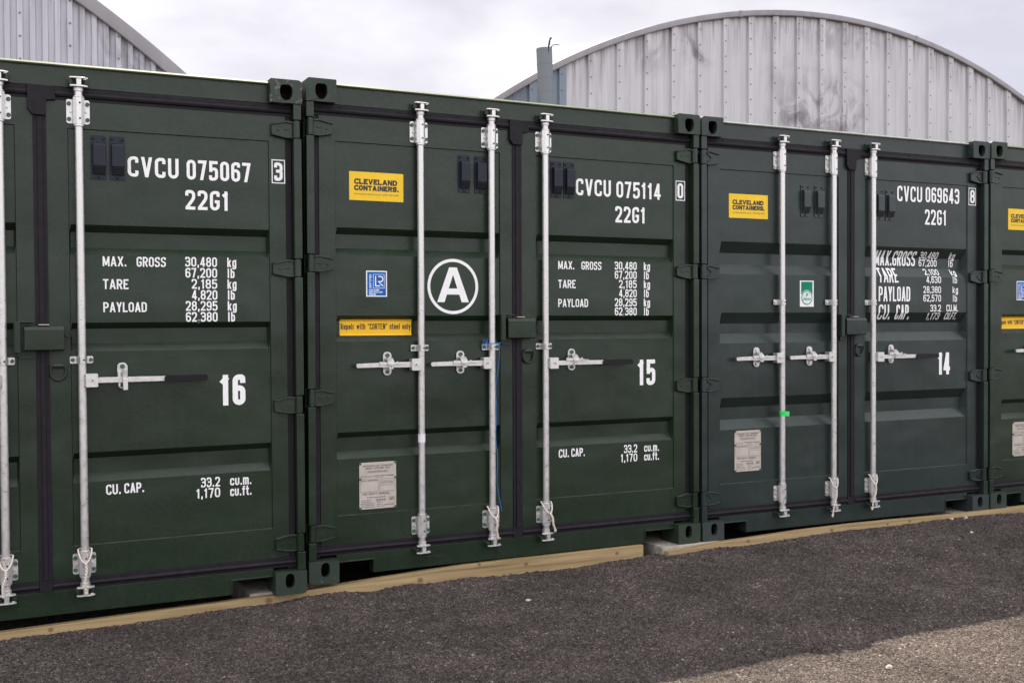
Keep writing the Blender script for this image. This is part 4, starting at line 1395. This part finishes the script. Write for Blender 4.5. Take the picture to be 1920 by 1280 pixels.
def block(x0, x1, y0, y1, z0, z1, label, name='concrete_block', mat='concrete', cat='block', grp='concrete blocks under the container corners'):
    mb = MB(); mb.box(x0, x1, y0, y1, z0, z1, mat)
    o = mb.build(name, None, 0.006)
    org = Vector(((x0 + x1) / 2, (y0 + y1) / 2, z0)); o.data.transform(Matrix.Translation(-org)); o.location = org
    return tag(o, label, cat, grp)
block(-0.285, 0.185, 0.080, 0.62, -0.26, -0.0305, 'concrete block under the corner between containers 16 and 15')
block(2.150, 2.575, -0.012, 0.52, -0.26, -0.0020, 'pale concrete block at the plank end between containers 15 and 14')
block(4.610, 5.190, -0.012, 0.52, -0.26, 0.0005, 'concrete block under the corner between container 14 and the last one')
block(0.006, 0.172, 0.060 + .020, 0.40, -0.0300, -0.0008, 'brown wooden shim on the concrete block under the lower left corner of container 15', 'wooden_shim', 'darkwood', 'shim', None)
block(4.905, 5.080, -0.030 + .02, 0.40, 0.0010, 0.0085, 'thin wooden shim between concrete block and the last container', 'wooden_shim', 'darkwood', 'shim', None)

# ------------------------------------------------------------------ ground
def lattice(nx, ny, seed):
    return np.random.RandomState(seed).rand(nx, ny)
def vnoise(X, Y, sc, seed):
    g = lattice(256, 256, seed)
    u, v = X * sc, Y * sc
    i, j = np.floor(u).astype(int), np.floor(v).astype(int)
    fu, fv = u - i, v - j
    fu = fu * fu * (3 - 2 * fu); fv = fv * fv * (3 - 2 * fv)
    i0, i1, j0, j1 = i % 256, (i + 1) % 256, j % 256, (j + 1) % 256
    return (g[i0, j0] * (1 - fu) + g[i1, j0] * fu) * (1 - fv) + (g[i0, j1] * (1 - fu) + g[i1, j1] * fu) * fv - 0.5
EDGE = [(-4.0, -.13), (-2.0, -.112), (-1.43, -.100), (-1.27, -.097), (-1.1, -.091), (-.93, -.090), (-.73, -.087), (-.39, -.076), (-.16, -.074), (.01, -.057), (.18, -.054), (.35, -.073), (.53, -.056), (.69, -.064), (.88, -.052),
        (1.14, -.070), (1.51, -.079), (1.83, -.058), (2.05, -.056), (2.12, -.045), (2.3, -.043), (2.54, -.032), (2.82, -.033), (3.16, -.026), (3.6, -.014), (3.98, -.017), (4.42, -.014), (4.83, -.018), (5.3, -.021), (8, -.03)]
def ground():
    fx = np.arange(-1.75, 6.3, 0.0078); fy = np.arange(-2.75, 0.10, 0.0078)
    far = np.array([1.0, 3, 8, 20, 50, 120, 300, 700, 1500])
    xs = np.concatenate([fx[0] - far[::-1], fx, fx[-1] + far])
    ys = np.concatenate([fy[0] - far[::-1], fy, fy[-1] + np.array([.25, .6, 1.5, 4, 8, 16, 40, 120, 400, 1500])])
    X, Y = np.meshgrid(xs, ys, indexing='ij')
    e = np.interp(X, [q[0] for q in EDGE], [q[1] for q in EDGE])
    front = -0.062 * (X > 2.1) + 0.030 * (X <= 2.1)
    d = np.clip((front - Y) / 0.55, 0, 1); d = d * d * (3 - 2 * d)
    base = -0.075 + 0.008 * np.clip(X, -2, 6)
    Z = e * (1 - d) + base * d
    back = np.clip((Y - 0.035) / 0.06, 0, 1)
    Z = Z * (1 - back) + (-0.14) * back
    near = (X > fx[0] - .1) & (X < fx[-1] + .1) & (Y > fy[0] - .1) & (Y < fy[-1] + .1)
    n = 0.012 * vnoise(X, Y, 2.1, 1) + 0.008 * vnoise(X, Y, 6.0, 2) + 0.005 * vnoise(X, Y, 19.0, 3) + 0.004 * vnoise(X, Y, 45.0, 4)
    # loose stones: a jittered cell each, rounded top, own height
    cell = 0.0155
    rs = np.random.RandomState(11)
    jx, jy, jh, jr = (rs.rand(256, 256) for _ in range(4))
    ci, cj = np.floor(X / cell).astype(int), np.floor(Y / cell).astype(int)
    st = np.zeros_like(X)
    for di in (-1, 0, 1):
        for dj in (-1, 0, 1):
            a, b = (ci + di) % 256, (cj + dj) % 256
            px = (ci + di + 0.15 + 0.7 * jx[a, b]) * cell; py = (cj + dj + 0.15 + 0.7 * jy[a, b]) * cell
            r = cell * (0.45 + 0.35 * jr[a, b])
            q = 1 - ((X - px) ** 2 + (Y - py) ** 2) / (r * r)
            st = np.maximum(st, np.sqrt(np.clip(q, 0, 1)) * (0.30 + 0.70 * jh[a, b]))
    n = n + 0.0105 * st - 0.006
    Z = Z + n * near
    nx, ny = len(xs), len(ys)
    co = np.stack([X, Y, Z], -1).reshape(-1, 3).astype(np.float32)
    I, J = np.meshgrid(np.arange(nx - 1), np.arange(ny - 1), indexing='ij')
    a = (I * ny + J).ravel()
    q = np.stack([a, a + ny, a + ny + 1, a + 1], -1).astype(np.int32)
    me = bpy.data.meshes.new('ground')
    me.vertices.add(len(co)); me.vertices.foreach_set('co', co.ravel())
    me.loops.add(q.size); me.loops.foreach_set('vertex_index', q.ravel())
    me.polygons.add(len(q)); me.polygons.foreach_set('loop_start', np.arange(0, q.size, 4, dtype=np.int32))
    me.materials.append(M['gravel'])
    me.update(calc_edges=True); me.validate()
    o = bpy.data.objects.new('ground', me); COL.objects.link(o)
    tag(o, kind='structure')
    def hz(x, y):
        i = int(np.searchsorted(xs, x)); j = int(np.searchsorted(ys, y))
        return float(Z[i, j])
    return hz
ground_z = ground()

PEB = [(1.80, -2.17, .020, 'largest pale pebble in the sunlit gravel'), (4.45, -.10, .016, 'white pebble near the plank at the far right, left one of two'), (4.56, -.12, .018, 'white pebble near the plank at the far right, right one of two'),
       (4.27, -.42, .016, 'white pebble in the shade at right, below the pair by the plank'), (0.97, -.56, .015, 'pinkish pebble lying alone in the shaded gravel in front of the doors numbered 15')]
for x, y, r, lab in PEB:
    mb = MB(); rr = random.Random(int(x * 100)); V = []; F = []
    n, mrow = 7, 4
    for i in range(mrow + 1):
        th = math.pi * i / mrow
        for k in range(n):
            a = 2 * math.pi * k / n
            j = 1 + rr.uniform(-.28, .22)
            V.append((r * j * math.sin(th) * math.cos(a), r * .75 * j * math.sin(th) * math.sin(a), r * .55 * math.cos(th)))
    for i in range(mrow):
        for k in range(n):
            F.append((i * n + k, (i + 1) * n + k, (i + 1) * n + (k + 1) % n, i * n + (k + 1) % n))
    mb.add(V, F, 'pebble')
    o = mb.build('pebble', None, 0, 50)
    o.location = (x, y, ground_z(x, y) + r * .3)
    tag(o, lab, 'pebble', 'loose pale pebbles on the gravel')

# ------------------------------------------------------------------ hangars
def hangar(cx, cz, R, gy, length, x_lo, x_hi, rib, pitch, screws, mat, label, blue=None, trim_w=0.185):
    root = bpy.data.objects.new('hangar', None); COL.objects.link(root)
    root.location = (cx, gy, 0)
    tag(root, label, 'hangar', 'arched metal hangars behind the containers')
    top = lambda x: cz + math.sqrt(max(0.0, R * R - (x - cx) ** 2))
    half = math.sqrt(R * R - cz * cz)
    def loc(o):
        o.data.transform(Matrix.Translation((-cx, -gy, 0))); o.parent = root; return o
    # gable cladding: standing ribs with flat pans
    prof = []
    k = math.floor((x_lo - rib) / pitch)
    while rib + k * pitch < x_hi:
        x = rib + k * pitch
        prof += screws['prof'](x)
        k += 1
    def sheet(pr, m, name):
        mb = MB(); V = []; F = []
        inner = R - 0.05
        for x, y in pr:
            h = cz + math.sqrt(max(0.01, inner * inner - (x - cx) ** 2))
            V += [(x, gy + y, -0.2), (x, gy + y, max(h, 0.0))]
        for i in range(len(pr) - 1):
            F.append((2 * i, 2 * i + 2, 2 * i + 3, 2 * i + 1))
        mb.add(V, F, m)
        # screw heads up each lap rib
        for i in range(int((x_hi - x_lo) / screws['dx']) + 2):
            x = rib + (math.floor((x_lo - rib) / screws['dx']) + i) * screws['dx'] + screws['sx']
            if not (pr[0][0] < x < pr[-1][0]) or not (screws['vis'][0] < x < screws['vis'][1]): continue
            z = top(x) - 0.42
            while z > 5.2:
                mb.disc_bolt(x, gy + screws['sy'], z, 0.023, 0.012, 'screw', 6)
                z -= 0.49
        return mb.build(name)
    prof = [q for q in prof if x_lo <= q[0] <= x_hi]
    if blue is not None:
        loc(sheet([q for q in prof if q[0] <= blue + 1e-4], 'cladblue', 'gable_cladding'))['label'] = 'bluish grey strip of gable cladding at the left eave'
        loc(sheet([q for q in prof if q[0] >= blue - 1e-4], mat, 'gable_cladding'))
    else:
        loc(sheet(prof, mat, 'gable_cladding'))
    # curved verge trim: face, underside and lip
    a0 = math.acos(max(-1, min(1, (x_hi - cx) / R))); a1 = math.acos(max(-1, min(1, (x_lo - cx) / R)))
    n = 110
    sec = [(R - trim_w, -0.02), (R - trim_w, -0.135), (R - trim_w + .02, -0.150), (R - .03, -0.150), (R, -0.135), (R + .012, -0.02), (R + .012, 0.35)]
    mb = MB(); V = []; F = []
    for i in range(n + 1):
        a = a0 + (a1 - a0) * i / n
        for r, y in sec:
            V.append((cx + r * math.cos(a), gy + y, cz + r * math.sin(a)))
    m = len(sec)
    for i in range(n):
        for j in range(m - 1):
            F.append((i * m + j, (i + 1) * m + j, (i + 1) * m + j + 1, i * m + j + 1))
    mb.add(V, F, 'trim')
    for i in range(6):     # overlapping joints between trim lengths
        a = a0 + (a1 - a0) * (i + .5) / 6
        p = [((R - trim_w - .006, a - .0022), (R + .010, a - .0022)), ((R - trim_w - .006, a + .0022), (R + .010, a + .0022))]
        q = [(cx + r * math.cos(t), cz + r * math.sin(t)) for r, t in (p[0][0], p[1][0], p[1][1], p[0][1])]
        mb.prism(q, gy - 0.158, gy - 0.1505, 'trim')
    loc(mb.build('verge_trim', None, 0, 35))
    # roof: corrugated sheets following the arch
    mb = MB(); V = []; F = []
    b0, b1 = math.asin(max(-1, -cz / R)) if cz < 0 else 0.0, 0
    s0 = math.acos(min(1, half / R)); n = 160
    ys = [0.351, 0.5, 1.2, 3, 5, length]
    for i in range(n + 1):
        a = s0 + (math.pi - 2 * s0) * i / n
        rr = R - 0.03 + (0.035 if i % 4 == 0 else 0.0)
        for y in ys: V.append((cx + rr * math.cos(a), gy + y, cz + rr * math.sin(a)))
    m = len(ys)
    for i in range(n):
        for j in range(m - 1):
            F.append((i * m + j, (i + 1) * m + j, (i + 1) * m + j + 1, i * m + j + 1))
    mb.add(V, F, mat)
    loc(mb.build('roof', None))
    return root

right = {'dx': 1.0, 'sx': 0.0, 'sy': -0.088, 'vis': (11.5, 37),
         'prof': lambda x: [(x - .100, 0), (x - .080, -.085), (x + .155, -.085), (x + .190, 0), (x + .40, 0), (x + .415, -.010), (x + .445, -.010), (x + .46, 0), (x + .64, 0), (x + .655, -.010), (x + .685, -.010), (x + .70, 0)]}
hangar(24.78, -11.17, 22.89, 23.3, 7.0, 5.2, 44.2, 14.22, 1.0, right, 'clad',
       'pale arched metal hangar with dark stained gable behind containers 15 and 14', blue=14.22 + .190)
left = {'dx': 1.0, 'sx': 0.0, 'sy': -0.067, 'vis': (-9, 3.6),
        'prof': lambda x: [(x - .070, 0), (x - .052, -.065), (x + .052, -.065), (x + .070, 0)]}
hangar(-11.8, -10.55, 22.89, 20.4, 12.0, -31.0, 7.6, -0.59, 0.25, left, 'cladgrey',
       'grey ribbed metal hangar rising behind container 16', trim_w=0.30)

# flue pipe in front of the right-hand hangar
root = bpy.data.objects.new('flue_pipe', None); COL.objects.link(root); root.location = (13.05, 22.0, 0)
tag(root, 'grey banded metal flue pipe with bent wires on top beside the hangar', 'flue pipe')
P = lambda z: (-.042 * (z - 7.5) , 0, z)
mb = MB()
mb.tube([P(-.2), P(9.06)], 0.222, 'flue', 28, caps=False)
mb.tube([P(8.2), P(9.05)], 0.206, 'dark', 28, caps=False)
for i in range(24):
    z = 9.0 - i * .38
    mb.tube([(P(z)[0], 0, z), (P(z)[0], 0, z - .018)], 0.227, 'flue', 28)
a = mb.build('pipe', root, 0, 40)
mb = MB()
mb.tube([(-.06, -.21, 8.86), (-.03, -.20, 9.05), (-.01, -.2, 9.20)], [.012, .03, .012], 'vent', 8)
mb.tube([(-.015, -.2, 9.13), (.01, -.2, 9.27), (.05, -.2, 9.33)], [.03, .02, .03], 'vent', 8)
mb.tube([(.05, -.2, 9.06), (.10, -.2, 9.14), (.22, -.2, 9.165), (.32, -.2, 9.16)], [.02, .014, .012, .008], 'vent', 8)
mb.build('bent_wire', root, 0, 40)
